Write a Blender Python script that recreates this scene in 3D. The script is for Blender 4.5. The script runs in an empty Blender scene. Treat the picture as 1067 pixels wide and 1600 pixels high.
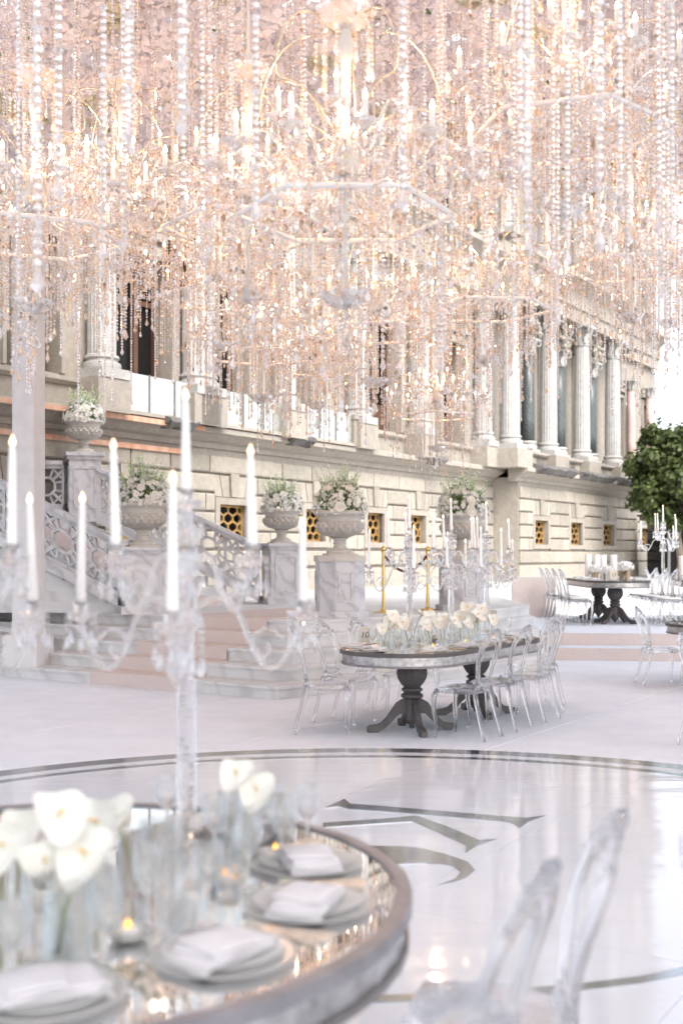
import bpy, math, random
from mathutils import Vector, Matrix
random.seed(11)
R = math.radians
PI = math.pi
scene = bpy.context.scene
COL = scene.collection

# ------------------------------------------------------------------ camera
CAMZ, FPX, HOR, CX = 1.68, 1800.0, 865.0, 533.5       # photograph in 1067x1600 pixels
cd = bpy.data.cameras.new('camera')
cam = bpy.data.objects.new('camera', cd); COL.objects.link(cam)
cam.location = (0, 0, CAMZ); cam.rotation_euler = (R(90), 0, 0)
cd.sensor_fit = 'HORIZONTAL'; cd.sensor_width = 24.0
cd.lens = FPX / 1067.0 * 24.0
cd.shift_y = (HOR - 800.0) / 1067.0
cd.clip_start = 0.05; cd.clip_end = 2000
cd.dof.use_dof = True; cd.dof.focus_distance = 12.0; cd.dof.aperture_fstop = 1.8
scene.camera = cam
# ------------------------------------------------------------------ sky, sun, exposure
SUN_EL, SUN_AZ = 48.0, 150.0            # azimuth clockwise from +Y
world = bpy.data.worlds.new('World'); scene.world = world; world.use_nodes = True
nt = world.node_tree; nt.nodes.clear()
sky = nt.nodes.new('ShaderNodeTexSky'); sky.sky_type = 'NISHITA'; sky.sun_disc = False
sky.sun_elevation = R(SUN_EL); sky.sun_rotation = R(SUN_AZ)
sky.air_density = 1.0; sky.dust_density = 4.0; sky.ozone_density = 1.0
hs = nt.nodes.new('ShaderNodeHueSaturation'); hs.inputs['Saturation'].default_value = 0.4
bg = nt.nodes.new('ShaderNodeBackground'); bg.inputs['Strength'].default_value = 0.15
wo = nt.nodes.new('ShaderNodeOutputWorld')
nt.links.new(sky.outputs[0], hs.inputs['Color']); nt.links.new(hs.outputs[0], bg.inputs['Color'])
nt.links.new(bg.outputs[0], wo.inputs['Surface'])
sl = bpy.data.lights.new('sun', 'SUN'); sl.energy = .5; sl.angle = R(30); sl.color = (1.0, .96, .9)
sun = bpy.data.objects.new('sun', sl); COL.objects.link(sun)
sd = Vector((math.sin(R(SUN_AZ)) * math.cos(R(SUN_EL)), math.cos(R(SUN_AZ)) * math.cos(R(SUN_EL)), math.sin(R(SUN_EL))))
sun.rotation_euler = sd.to_track_quat('Z', 'Y').to_euler()
vs = scene.view_settings
vs.view_transform = 'Standard'; vs.look = 'None'; vs.gamma = 1.0; vs.use_curve_mapping = False
vs.exposure = 1.78
scene.render.engine = 'CYCLES'
cy = scene.cycles
cy.max_bounces = 10; cy.diffuse_bounces = 4; cy.glossy_bounces = 4; cy.transmission_bounces = 8
cy.transparent_max_bounces = 28; cy.caustics_reflective = False; cy.caustics_refractive = False
cy.sample_clamp_indirect = 6.0; cy.use_denoising = True; cy.use_adaptive_sampling = True
cy.adaptive_threshold = 0.02

# ------------------------------------------------------------------ helpers
def ground(px, py, z=0.0):
    d = (CAMZ - z) * FPX / (py - HOR)
    return Vector(((px - CX) / FPX * d, d, z))
def at(px, py, d):
    return Vector(((px - CX) / FPX * d, d, CAMZ + (HOR - py) / FPX * d))
U = Vector((.544, .839, 0)); W = Vector((-.839, .544, 0))

class MB:
    def __init__(s): s.v = []; s.f = []; s.m = []
    def add(s, vs, fs, mi=0):
        b = len(s.v); s.v += [tuple(p) for p in vs]
        s.f += [tuple(i + b for i in f) for f in fs]; s.m += [mi] * len(fs)
        return s
    def box(s, c, d, rz=0.0, mi=0, M=None):
        x, y, z = d[0] / 2, d[1] / 2, d[2] / 2
        pts = [Vector((i * x, j * y, k * z)) for k in (-1, 1) for j in (-1, 1) for i in (-1, 1)]
        if rz: pts = [Matrix.Rotation(rz, 3, 'Z') @ p for p in pts]
        if M is not None: pts = [M @ p for p in pts]
        c = Vector(c)
        return s.add([p + c for p in pts], [(0, 2, 3, 1), (4, 5, 7, 6), (0, 1, 5, 4), (2, 6, 7, 3), (0, 4, 6, 2), (1, 3, 7, 5)], mi)
    def bar(s, a, b, w, h, up=(0, 0, 1), mi=0):
        a = Vector(a); b = Vector(b); d = (b - a)
        if d.length < 1e-6: return s
        d.normalize(); upv = Vector(up); sd_ = d.cross(upv)
        if sd_.length < 1e-4: sd_ = d.cross(Vector((1, 0, 0)))
        sd_.normalize(); u2 = sd_.cross(d)
        P = []
        for q in (a, b):
            for (i, j) in ((-1, -1), (1, -1), (1, 1), (-1, 1)):
                P.append(q + sd_ * (i * w / 2) + u2 * (j * h / 2))
        return s.add(P, [(3, 2, 1, 0), (4, 5, 6, 7), (0, 1, 5, 4), (1, 2, 6, 5), (2, 3, 7, 6), (3, 0, 4, 7)], mi)
    def prism(s, poly, z0, z1, mi=0):
        n = len(poly)
        a = sum(poly[i][0] * poly[(i + 1) % n][1] - poly[(i + 1) % n][0] * poly[i][1] for i in range(n))
        if a < 0: poly = poly[::-1]
        P = [(p[0], p[1], z0) for p in poly] + [(p[0], p[1], z1) for p in poly]
        F = [tuple(range(n - 1, -1, -1)), tuple(range(n, 2 * n))] + [(i, (i + 1) % n, n + (i + 1) % n, n + i) for i in range(n)]
        return s.add(P, F, mi)
    def extr(s, poly2, fr, depth, mi=0):
        """poly2: 2-D outline; fr(x, y, t) -> 3-D point; extruded t = 0..depth"""
        n = len(poly2)
        P = [fr(p[0], p[1], 0) for p in poly2] + [fr(p[0], p[1], depth) for p in poly2]
        F = [tuple(range(n - 1, -1, -1)), tuple(range(n, 2 * n))] + [(i, (i + 1) % n, n + (i + 1) % n, n + i) for i in range(n)]
        return s.add(P, F, mi)
    def lathe(s, prof, seg=20, c=(0, 0, 0), mod=None, mi=0, cap=True):
        c = Vector(c); P = []; F = []; n = len(prof)
        for i, (r, z) in enumerate(prof):
            for k in range(seg):
                a = 2 * PI * k / seg
                rr = r * (mod(a, i, z) if mod else 1)
                P.append((c.x + rr * math.cos(a), c.y + rr * math.sin(a), c.z + z))
        for i in range(n - 1):
            for k in range(seg):
                k2 = (k + 1) % seg
                F.append((i * seg + k, i * seg + k2, (i + 1) * seg + k2, (i + 1) * seg + k))
        if cap:
            F.append(tuple(range(seg - 1, -1, -1))); F.append(tuple((n - 1) * seg + k for k in range(seg)))
        return s.add(P, F, mi)
    def tube(s, pts, rad, seg=8, mi=0, closed=False, flat=1.0, up=None):
        pts = [Vector(p) for p in pts]; n = len(pts)
        if not hasattr(rad, '__len__'): rad = [rad] * n
        P = []; F = []; prev = None
        for i, p in enumerate(pts):
            if closed: t = pts[(i + 1) % n] - pts[(i - 1) % n]
            else: t = pts[min(i + 1, n - 1)] - pts[max(i - 1, 0)]
            if t.length < 1e-9: t = Vector((0, 0, 1))
            t.normalize()
            if up is not None:
                nn = Vector(up) - t * t.dot(Vector(up)); nn.normalize()
            elif prev is None:
                nn = t.orthogonal().normalized()
            else:
                nn = prev - t * prev.dot(t)
                nn = nn.normalized() if nn.length > 1e-6 else t.orthogonal().normalized()
            prev = nn; bb = t.cross(nn)
            for k in range(seg):
                a = 2 * PI * k / seg
                P.append(p + (nn * math.cos(a) * flat + bb * math.sin(a)) * rad[i])
        m = n if closed else n - 1
        for i in range(m):
            for k in range(seg):
                k2 = (k + 1) % seg; i2 = (i + 1) % n
                F.append((i * seg + k, i * seg + k2, i2 * seg + k2, i2 * seg + k))
        if not closed:
            F.append(tuple(range(seg - 1, -1, -1))); F.append(tuple((n - 1) * seg + k for k in range(seg)))
        return s.add(P, F, mi)
    def bead(s, p, r, h=None, seg=6, mi=0):
        h = h or r; x, y, z = p
        P = [(x, y, z + h)]
        for (rr, zz) in ((.82, .45), (.82, -.45)):
            for k in range(seg):
                a = 2 * PI * (k + (.5 if zz < 0 else 0)) / seg
                P.append((x + r * rr * 1.15 * math.cos(a), y + r * rr * 1.15 * math.sin(a), z + h * zz))
        P.append((x, y, z - h)); F = []
        for k in range(seg):
            k2 = (k + 1) % seg
            F += [(0, 1 + k, 1 + k2), (1 + k, 1 + seg + k, 1 + k2), (1 + k2, 1 + seg + k, 1 + seg + k2), (1 + 2 * seg, 1 + seg + k2, 1 + seg + k)]
        return s.add(P, F, mi)
    def octa(s, p, r, h, rot=0.0, mi=0, n=4):
        x, y, z = p
        P = [(x, y, z + h)] + [(x + r * math.cos(rot + 2 * PI * k / n), y + r * math.sin(rot + 2 * PI * k / n), z) for k in range(n)] + [(x, y, z - h)]
        F = []
        for k in range(n):
            k2 = (k + 1) % n
            F += [(0, 1 + k, 1 + k2), (n + 1, 1 + k2, 1 + k)]
        return s.add(P, F, mi)
    def drop(s, p, r, h, rot=0.0, n=6):
        """faceted teardrop, its top at p"""
        x, y, z = p
        P = [(x, y, z)] + [(x + r * math.cos(rot + 2 * PI * k / n), y + r * math.sin(rot + 2 * PI * k / n), z - h * .68) for k in range(n)] + [(x, y, z - h)]
        F = []
        for k in range(n):
            k2 = (k + 1) % n
            F += [(0, 1 + k, 1 + k2), (n + 1, 1 + k2, 1 + k)]
        return s.add(P, F)
    def mesh(s, name, mats, smooth=False, auto=None):
        me = bpy.data.meshes.new(name); me.from_pydata(s.v, [], s.f)
        mats = mats if isinstance(mats, (list, tuple)) else [mats]
        for m in mats: me.materials.append(m)
        if len(mats) > 1: me.polygons.foreach_set('material_index', s.m)
        if smooth:
            me.polygons.foreach_set('use_smooth', [True] * len(me.polygons))
            if auto: me.set_sharp_from_angle(angle=R(auto))
        me.update()
        return me
    def build(s, name, mats, parent=None, smooth=False, auto=None, loc=None):
        return link(name, s.mesh(name, mats, smooth, auto), parent, loc)

def link(name, me, parent=None, loc=None, rot=None):
    o = bpy.data.objects.new(name, me); COL.objects.link(o)
    if parent: o.parent = parent
    if loc is not None: o.location = loc
    if rot is not None: o.rotation_euler = rot
    return o
def tag(o, label=None, cat=None, group=None, kind=None):
    if label: o['label'] = label
    if cat: o['category'] = cat
    if group: o['group'] = group
    if kind: o['kind'] = kind
    return o
def thing(name, label, cat, loc=(0, 0, 0), rz=0.0, group=None):
    o = bpy.data.objects.new(name, None); COL.objects.link(o)
    o.location = loc; o.rotation_euler = (0, 0, rz); o.empty_display_size = .1
    return tag(o, label, cat, group)
def copy_tree(o, parent=None):
    c = o.copy(); COL.objects.link(c); c.parent = parent
    for ch in KIDS.get(o.name, ()): copy_tree(ch, c)
    return c
KIDS = {}
def freeze(o):
    KIDS[o.name] = list(o.children)
    for ch in KIDS[o.name]: freeze(ch)
    return o
def place(proto, used, loc, rz=0.0, label=None, group=None, scale=None):
    """the first call moves the prototype itself, later ones copy it with its parts"""
    o = proto if not used else copy_tree(proto)
    used.append(o)
    o.location = loc; o.rotation_euler = (0, 0, rz)
    if scale: o.scale = (scale,) * 3 if not hasattr(scale, '__len__') else scale
    if label: o['label'] = label
    if group: o['group'] = group
    elif 'group' in o: del o['group']
    return o

# ------------------------------------------------------------------ materials
def new_mat(name):
    m = bpy.data.materials.new(name); m.use_nodes = True
    return m, m.node_tree, m.node_tree.nodes['Principled BSDF']
def pm(name, c, rough=.6, metal=0.0, var=.12, scale=5.0, bump=0.0, bscale=40.0, c2=None, rnd=0.0, spec=.5, stretch=None, sheen=0):
    m, t, p = new_mat(name); N = t.nodes; L = t.links
    p.inputs['Roughness'].default_value = rough; p.inputs['Metallic'].default_value = metal
    p.inputs['Specular IOR Level'].default_value = spec
    tc = N.new('ShaderNodeTexCoord'); src = tc.outputs['Object']
    if stretch:
        mp = N.new('ShaderNodeMapping'); mp.inputs['Scale'].default_value = stretch
        L.new(src, mp.inputs[0]); src = mp.outputs[0]
    nz = N.new('ShaderNodeTexNoise'); nz.inputs['Scale'].default_value = scale; nz.inputs['Detail'].default_value = 6
    nz.inputs['Roughness'].default_value = .6
    L.new(src, nz.inputs['Vector'])
    cr = N.new('ShaderNodeValToRGB'); cr.color_ramp.elements[0].position = .32; cr.color_ramp.elements[1].position = .68
    a = c2 if c2 else tuple(x * (1 - var) for x in c)
    b = c if c2 else tuple(min(1, x * (1 + var)) for x in c)
    cr.color_ramp.elements[0].color = (*a, 1); cr.color_ramp.elements[1].color = (*b, 1)
    L.new(nz.outputs['Fac'], cr.inputs[0]); out = cr.outputs[0]
    if rnd:
        oi = N.new('ShaderNodeObjectInfo'); mr = N.new('ShaderNodeMapRange')
        mr.inputs['To Min'].default_value = 1 - rnd; mr.inputs['To Max'].default_value = 1 + rnd
        L.new(oi.outputs['Random'], mr.inputs['Value'])
        mx = N.new('ShaderNodeVectorMath'); mx.operation = 'SCALE'
        L.new(out, mx.inputs[0]); L.new(mr.outputs[0], mx.inputs['Scale']); out = mx.outputs[0]
    L.new(out, p.inputs['Base Color'])
    if bump:
        n2 = N.new('ShaderNodeTexNoise'); n2.inputs['Scale'].default_value = bscale; n2.inputs['Detail'].default_value = 4
        L.new(src, n2.inputs['Vector'])
        bp = N.new('ShaderNodeBump'); bp.inputs['Strength'].default_value = bump; bp.inputs['Distance'].default_value = .02
        L.new(n2.outputs['Fac'], bp.inputs['Height']); L.new(bp.outputs[0], p.inputs['Normal'])
    return m
def emit(name, c, s):
    m = bpy.data.materials.new(name); m.use_nodes = True; t = m.node_tree; t.nodes.clear()
    e = t.nodes.new('ShaderNodeEmission'); e.inputs[0].default_value = (*c, 1); e.inputs[1].default_value = s
    o = t.nodes.new('ShaderNodeOutputMaterial'); t.links.new(e.outputs[0], o.inputs[0]); return m
def marble(name, c=(.66, .66, .67), vein=(.36, .37, .4), rough=.32, scale=1.4, rnd=.0, amount=.5):
    m, t, p = new_mat(name); N = t.nodes; L = t.links
    p.inputs['Roughness'].default_value = rough
    tc = N.new('ShaderNodeTexCoord')
    mp = N.new('ShaderNodeMapping'); mp.inputs['Rotation'].default_value = (.3, .5, .7); L.new(tc.outputs['Object'], mp.inputs[0])
    wv = N.new('ShaderNodeTexWave'); wv.inputs['Scale'].default_value = scale; wv.inputs['Distortion'].default_value = 9
    wv.inputs['Detail'].default_value = 5; wv.inputs['Detail Scale'].default_value = 1.6
    oi = N.new('ShaderNodeObjectInfo'); ad = N.new('ShaderNodeVectorMath'); ad.operation = 'ADD'
    ml = N.new('ShaderNodeMath'); ml.operation = 'MULTIPLY'; ml.inputs[1].default_value = 9.0
    L.new(oi.outputs['Random'], ml.inputs[0]); L.new(mp.outputs[0], ad.inputs[0]); L.new(ml.outputs[0], ad.inputs[1])
    L.new(ad.outputs[0], wv.inputs['Vector'])
    nz = N.new('ShaderNodeTexNoise'); nz.inputs['Scale'].default_value = 3.0; nz.inputs['Detail'].default_value = 8; L.new(ad.outputs[0], nz.inputs['Vector'])
    r1 = N.new('ShaderNodeValToRGB'); r1.color_ramp.elements[0].position = .0; r1.color_ramp.elements[1].position = .42
    r1.color_ramp.elements[0].color = (*vein, 1); r1.color_ramp.elements[1].color = (*c, 1)
    L.new(wv.outputs['Fac'], r1.inputs[0])
    mx = N.new('ShaderNodeMix'); mx.data_type = 'RGBA'; mx.inputs['Factor'].default_value = amount
    mx.inputs['A'].default_value = (*c, 1); L.new(r1.outputs[0], mx.inputs['B'])
    r2 = N.new('ShaderNodeValToRGB'); r2.color_ramp.elements[0].position = .3; r2.color_ramp.elements[1].position = .7
    r2.color_ramp.elements[0].color = (.84, .84, .86, 1); r2.color_ramp.elements[1].color = (1, 1, 1, 1); L.new(nz.outputs['Fac'], r2.inputs[0])
    m2 = N.new('ShaderNodeMix'); m2.data_type = 'RGBA'; m2.blend_type = 'MULTIPLY'; m2.inputs['Factor'].default_value = .8
    L.new(mx.outputs['Result'], m2.inputs['A']); L.new(r2.outputs[0], m2.inputs['B']); L.new(m2.outputs['Result'], p.inputs['Base Color'])
    return m
def stone(name, c=(.56, .5, .42), dirt=(.22, .2, .18), rough=.8, amt=.35, rnd=.08):
    """weathered limestone with streaks of grime that have a shape of their own"""
    m, t, p = new_mat(name); N = t.nodes; L = t.links
    p.inputs['Roughness'].default_value = rough; p.inputs['Specular IOR Level'].default_value = .25
    tc = N.new('ShaderNodeTexCoord')
    geo = N.new('ShaderNodeNewGeometry')
    mp = N.new('ShaderNodeMapping'); mp.inputs['Scale'].default_value = (1.3, 1.3, .35); L.new(geo.outputs['Position'], mp.inputs[0])
    n1 = N.new('ShaderNodeTexNoise'); n1.inputs['Scale'].default_value = 1.6; n1.inputs['Detail'].default_value = 9; n1.inputs['Roughness'].default_value = .68
    L.new(mp.outputs[0], n1.inputs['Vector'])
    n2 = N.new('ShaderNodeTexNoise'); n2.inputs['Scale'].default_value = 7; n2.inputs['Detail'].default_value = 6; L.new(geo.outputs['Position'], n2.inputs['Vector'])
    cr = N.new('ShaderNodeValToRGB'); cr.color_ramp.elements[0].color = (*[x * .88 for x in c], 1); cr.color_ramp.elements[1].color = (*[min(1, x * 1.1) for x in c], 1)
    cr.color_ramp.elements[0].position = .3; cr.color_ramp.elements[1].position = .7; L.new(n2.outputs['Fac'], cr.inputs[0])
    rm = N.new('ShaderNodeValToRGB'); rm.color_ramp.elements[0].position = .52; rm.color_ramp.elements[1].position = .72; L.new(n1.outputs['Fac'], rm.inputs[0])
    ml = N.new('ShaderNodeMath'); ml.operation = 'MULTIPLY'; ml.inputs[1].default_value = amt; L.new(rm.outputs[0], ml.inputs[0])
    mx = N.new('ShaderNodeMix'); mx.data_type = 'RGBA'; L.new(ml.outputs[0], mx.inputs['Factor']); L.new(cr.outputs[0], mx.inputs['A']); mx.inputs['B'].default_value = (*dirt, 1)
    oi = N.new('ShaderNodeObjectInfo'); mr = N.new('ShaderNodeMapRange'); mr.inputs['To Min'].default_value = 1 - rnd; mr.inputs['To Max'].default_value = 1 + rnd
    L.new(oi.outputs['Random'], mr.inputs['Value'])
    sc = N.new('ShaderNodeVectorMath'); sc.operation = 'SCALE'; L.new(mx.outputs['Result'], sc.inputs[0]); L.new(mr.outputs[0], sc.inputs['Scale'])
    L.new(sc.outputs[0], p.inputs['Base Color'])
    bp = N.new('ShaderNodeBump'); bp.inputs['Strength'].default_value = .35; bp.inputs['Distance'].default_value = .03
    n3 = N.new('ShaderNodeTexNoise'); n3.inputs['Scale'].default_value = 14; n3.inputs['Detail'].default_value = 5; L.new(geo.outputs['Position'], n3.inputs['Vector'])
    L.new(n3.outputs['Fac'], bp.inputs['Height']); L.new(bp.outputs[0], p.inputs['Normal'])
    return m
def clear(name, tint=(.97, .97, .985), ior=1.45, mix=.45, rough=.015):
    """clear solid: refracting glass, partly straight-through so that light still passes"""
    m = bpy.data.materials.new(name); m.use_nodes = True; t = m.node_tree; t.nodes.clear(); N = t.nodes; L = t.links
    g = N.new('ShaderNodeBsdfGlass'); g.inputs['Color'].default_value = (*tint, 1); g.inputs['IOR'].default_value = ior; g.inputs['Roughness'].default_value = rough
    tr = N.new('ShaderNodeBsdfTransparent'); tr.inputs[0].default_value = (*tint, 1)
    mx = N.new('ShaderNodeMixShader'); mx.inputs[0].default_value = mix
    o = N.new('ShaderNodeOutputMaterial')
    L.new(tr.outputs[0], mx.inputs[1]); L.new(g.outputs[0], mx.inputs[2]); L.new(mx.outputs[0], o.inputs[0])
    return m
def crystal(name, tint=(.95, .93, .92), trans=.42, gloss=.55, rough=.06, glow_tint=False):
    """cut crystal seen in bulk: bright facets, part of the light straight through"""
    m = bpy.data.materials.new(name); m.use_nodes = True; t = m.node_tree; t.nodes.clear(); N = t.nodes; L = t.links
    gl = N.new('ShaderNodeBsdfGlossy'); gl.inputs['Color'].default_value = (.98, .97, .96, 1); gl.inputs['Roughness'].default_value = rough
    tl = N.new('ShaderNodeBsdfTranslucent'); tl.inputs[0].default_value = (*tint, 1)
    dd = N.new('ShaderNodeBsdfDiffuse'); dd.inputs[0].default_value = (*tint, 1)
    df = N.new('ShaderNodeMixShader'); df.inputs[0].default_value = .5
    L.new(tl.outputs[0], df.inputs[1]); L.new(dd.outputs[0], df.inputs[2])
    if glow_tint:  # paints warm candle glow and dark refracting facets into each piece's colour
        geo = N.new('ShaderNodeNewGeometry'); cr = N.new('ShaderNodeValToRGB'); e = cr.color_ramp.elements
        e[0].position = 0.0; e[0].color = (.42, .27, .17, 1); e[1].position = 1.0; e[1].color = (*tint, 1)
        for (ps, cl_) in ((.035, (.66, .46, .31, 1)), (.08, (.94, .74, .55, 1)), (.46, (.95, .82, .71, 1)), (.6, (*tint, 1))):
            q = e.new(ps); q.color = cl_
        L.new(geo.outputs['Random Per Island'], cr.inputs[0])
        for nd in (tl, dd, gl): L.new(cr.outputs[0], nd.inputs['Color'])
    m1 = N.new('ShaderNodeMixShader'); m1.inputs[0].default_value = gloss
    L.new(df.outputs[0], m1.inputs[1]); L.new(gl.outputs[0], m1.inputs[2])
    tr = N.new('ShaderNodeBsdfTransparent'); tr.inputs[0].default_value = (.98, .97, .96, 1)
    m2 = N.new('ShaderNodeMixShader'); m2.inputs[0].default_value = trans
    L.new(m1.outputs[0], m2.inputs[1]); L.new(tr.outputs[0], m2.inputs[2])
    o = N.new('ShaderNodeOutputMaterial'); L.new(m2.outputs[0], o.inputs[0])
    return m
def leafy(name, c, var=.35, trans=.35, rough=.55):
    m, t, p = new_mat(name); N = t.nodes; L = t.links
    geo = N.new('ShaderNodeNewGeometry'); mr = N.new('ShaderNodeMapRange')
    mr.inputs['To Min'].default_value = 1 - var; mr.inputs['To Max'].default_value = 1 + var
    L.new(geo.outputs['Random Per Island'], mr.inputs['Value'])
    sc = N.new('ShaderNodeVectorMath'); sc.operation = 'SCALE'; sc.inputs[0].default_value = c; L.new(mr.outputs[0], sc.inputs['Scale'])
    L.new(sc.outputs[0], p.inputs['Base Color']); p.inputs['Roughness'].default_value = rough
    tl = N.new('ShaderNodeBsdfTranslucent'); L.new(sc.outputs[0], tl.inputs[0])
    mx = N.new('ShaderNodeMixShader'); mx.inputs[0].default_value = trans
    o = N['Material Output']; L.new(p.outputs[0], mx.inputs[1]); L.new(tl.outputs[0], mx.inputs[2]); L.new(mx.outputs[0], o.inputs[0])
    return m

M = {}
M['paving'] = marble('paving_stone', (.4, .395, .39), (.28, .28, .285), .55, .6, amount=.5)
M['carpet'] = pm('pale_carpet', (.67, .7, .765), .95, var=.045, scale=2.2, bump=.25, bscale=160, spec=.1, rnd=.02)
M['runner'] = pm('blush_carpet', (.57, .49, .465), .95, var=.05, scale=50, bump=.2, bscale=250, spec=.1)
M['blush'] = pm('blush_fabric', (.58, .51, .49), .9, var=.04, scale=12, bump=.1, bscale=90, spec=.1)
M['drape'] = pm('drape_fabric', (.58, .575, .585), .85, var=.06, scale=5, bump=.1, bscale=90, spec=.15)
M['marble'] = marble('white_marble', (.56, .56, .58), (.3, .31, .34), .4, 1.6, amount=.5)
M['marble2'] = marble('step_marble', (.62, .615, .61), (.4, .4, .41), .45, .8, amount=.4)
M['stone'] = stone('cream_limestone', (.315, .285, .245), amt=.62)
M['stone_block'] = stone('limestone_block', (.325, .295, .25), amt=.5, rnd=.15)
M['ledge'] = stone('weathered_ledge', (.13, .125, .12), (.02, .02, .02), amt=.95)
M['column'] = stone('column_marble', (.37, .36, .345), (.3, .28, .26), amt=.45, rnd=.04)
M['verde'] = marble('green_marble', (.075, .088, .088), (.03, .04, .04), .35, 2.5, amount=.7)
M['rosa'] = marble('pink_marble', (.47, .35, .32), (.4, .28, .26), .3, 2, amount=.6)
M['wood'] = pm('brown_wood', (.09, .045, .028), .45, var=.3, scale=6, stretch=(4, 4, .5))
M['darkglass'] = pm('dark_window_glass', (.012, .011, .011), .12, var=.1, spec=.12)
M['gold_grille'] = pm('gilded_grille', (.4, .24, .085), .45, metal=.3, var=.2, scale=8)
M['brass'] = pm('polished_brass', (.72, .5, .16), .18, metal=1.0, var=.06, scale=9)
M['rope'] = pm('dark_red_rope', (.05, .006, .01), .7, var=.3, scale=40)
M['urn'] = pm('urn_stone', (.5, .475, .44), .75, var=.08, scale=9, bump=.25, bscale=60)
M['taupe'] = pm('taupe_painted_wood', (.078, .07, .07), .5, var=.22, scale=9, bump=.1, bscale=30)
M['zinc'] = pm('aged_mirror_band', (.56, .55, .55), .26, metal=.75, c2=(.24, .23, .22), scale=16, bump=.05)
M['rim'] = pm('grey_metal_rim', (.2, .19, .195), .4, metal=.3, var=.15, scale=10)
M['rim2'] = pm('silvered_rim', (.23, .222, .24), .45, metal=.15, var=.2, scale=8)
M['mirror'] = pm('aged_mirror', (.86, .88, .91), .03, metal=1.0, var=.05, scale=5)
M['inlay'] = pm('silver_inlay', (.42, .445, .47), .12, metal=.9, var=.25, scale=1.4)
M['plate'] = pm('white_porcelain', (.78, .78, .78), .15, var=.02)
M['napkin'] = pm('linen_napkin', (.68, .665, .68), .9, var=.04, scale=20, bump=.2, bscale=200)
M['cutlery'] = pm('champagne_cutlery', (.8, .74, .64), .2, metal=1.0, var=.05)
M['wax'] = pm('white_candle_wax', (.84, .82, .8), .45, var=.02)
M['wax'].node_tree.nodes['Principled BSDF'].inputs['Subsurface Weight'].default_value = .2
M['card'] = pm('cream_card', (.75, .68, .58), .7, var=.03)
M['ink'] = pm('dark_ink', (.03, .025, .025), .6, var=.1)
M['kraft'] = pm('kraft_pot', (.45, .33, .2), .7, var=.15)
M['cushion'] = pm('white_cushion', (.74, .73, .72), .85, var=.03)
M['black'] = pm('black_plastic', (.012, .012, .013), .45, var=.2)
M['flame'] = emit('candle_flame', (1.0, .66, .42), 1.7)
M['bulb'] = emit('candle_bulb', (1.0, .66, .36), 16.0)
M['votive_flame'] = emit('votive_flame', (1.0, .42, .06), 1.2)
M['clear'] = clear('clear_polycarbonate', (.97, .97, .976), 1.48, .62, .0)
M['vaseglass'] = clear('vase_glass', (.99, .996, .995), 1.4, .28, .0)
M['thin'] = clear('thin_clear_sheet', (.985, .985, .988), 1.3, .16, .0)
M['glass'] = clear('clear_glass', (.99, .995, .995), 1.48, .6, .0)
M['crystalglass'] = clear('lead_crystal', (.988, .988, .992), 1.5, .6, .0)
M['chargerglass'] = crystal('frosted_charger', (.93, .94, .93), .32, .15, .12)
M['crystal'] = crystal('cut_crystal', (.93, .91, .9), .36, .66, .03, True)
M['beads'] = crystal('crystal_beads', (.95, .87, .82), .26, .6, .05)
M['pearl'] = pm('pearl_stem', (.78, .74, .69), .2, var=.05)
M['gilt'] = pm('gilt_metal', (.8, .68, .5), .25, metal=1.0, var=.08)
M['pane'] = crystal('balcony_glass', (.8, .86, .84), .42, .55, .02)
M['frost'] = pm('etched_glass', (.7, .73, .72), .35, var=.25, scale=9)
M['petal'] = leafy('blush_petals', (.82, .785, .8), .1, .4, .8)
M['petal2'] = leafy('greenish_petals', (.62, .6, .46), .25, .3, .8)
M['white_petal'] = leafy('white_petals', (.86, .855, .83), .06, .4, .6)
M['rose'] = leafy('cream_rose', (.86, .84, .78), .06, .35, .6)
M['spathe'] = pm('anthurium_white', (.74, .73, .67), .45, var=.02)
M['spadix'] = pm('spadix_yellow', (.75, .5, .13), .6, var=.15, scale=60)
M['stem'] = pm('fresh_stem', (.3, .4, .1), .5, var=.2, scale=9)
M['leaf'] = leafy('bouquet_leaf', (.12, .2, .05), .45, .3)
M['sprig'] = leafy('pale_sprig', (.34, .47, .14), .3, .35)
M['treeleaf'] = leafy('maple_leaf', (.085, .115, .035), .5, .35)
M['bark'] = pm('bark', (.2, .17, .13), .9, var=.35, scale=8, bump=.5, bscale=20)
def water_gloss():
    m = pm('glossy_white_panel', (.64, .67, .73), .06, var=.012, scale=1.5, spec=.6)
    t = m.node_tree; N = t.nodes; L = t.links; p = N['Principled BSDF']
    geo = N.new('ShaderNodeNewGeometry'); mp = N.new('ShaderNodeMapping')
    mp.inputs['Rotation'].default_value = (0, 0, .2); mp.inputs['Scale'].default_value = (.8, 3.2, 1)
    L.new(geo.outputs['Position'], mp.inputs[0])
    n = N.new('ShaderNodeTexNoise'); n.inputs['Scale'].default_value = 1.6; n.inputs['Detail'].default_value = 3; L.new(mp.outputs[0], n.inputs['Vector'])
    b = N.new('ShaderNodeBump'); b.inputs['Strength'].default_value = .11; b.inputs['Distance'].default_value = .035
    L.new(n.outputs['Fac'], b.inputs['Height']); L.new(b.outputs[0], p.inputs['Normal'])
    return m
M['gloss'] = water_gloss()

# ================================================================== SETTING
g = MB(); g.prism([(-300, -200), (300, -200), (300, 600), (-300, 600)], -.3, 0.0)
tag(g.build('ground', M['paving']), 'grey stone ground reaching out around the palace', 'ground', kind='structure')

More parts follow.
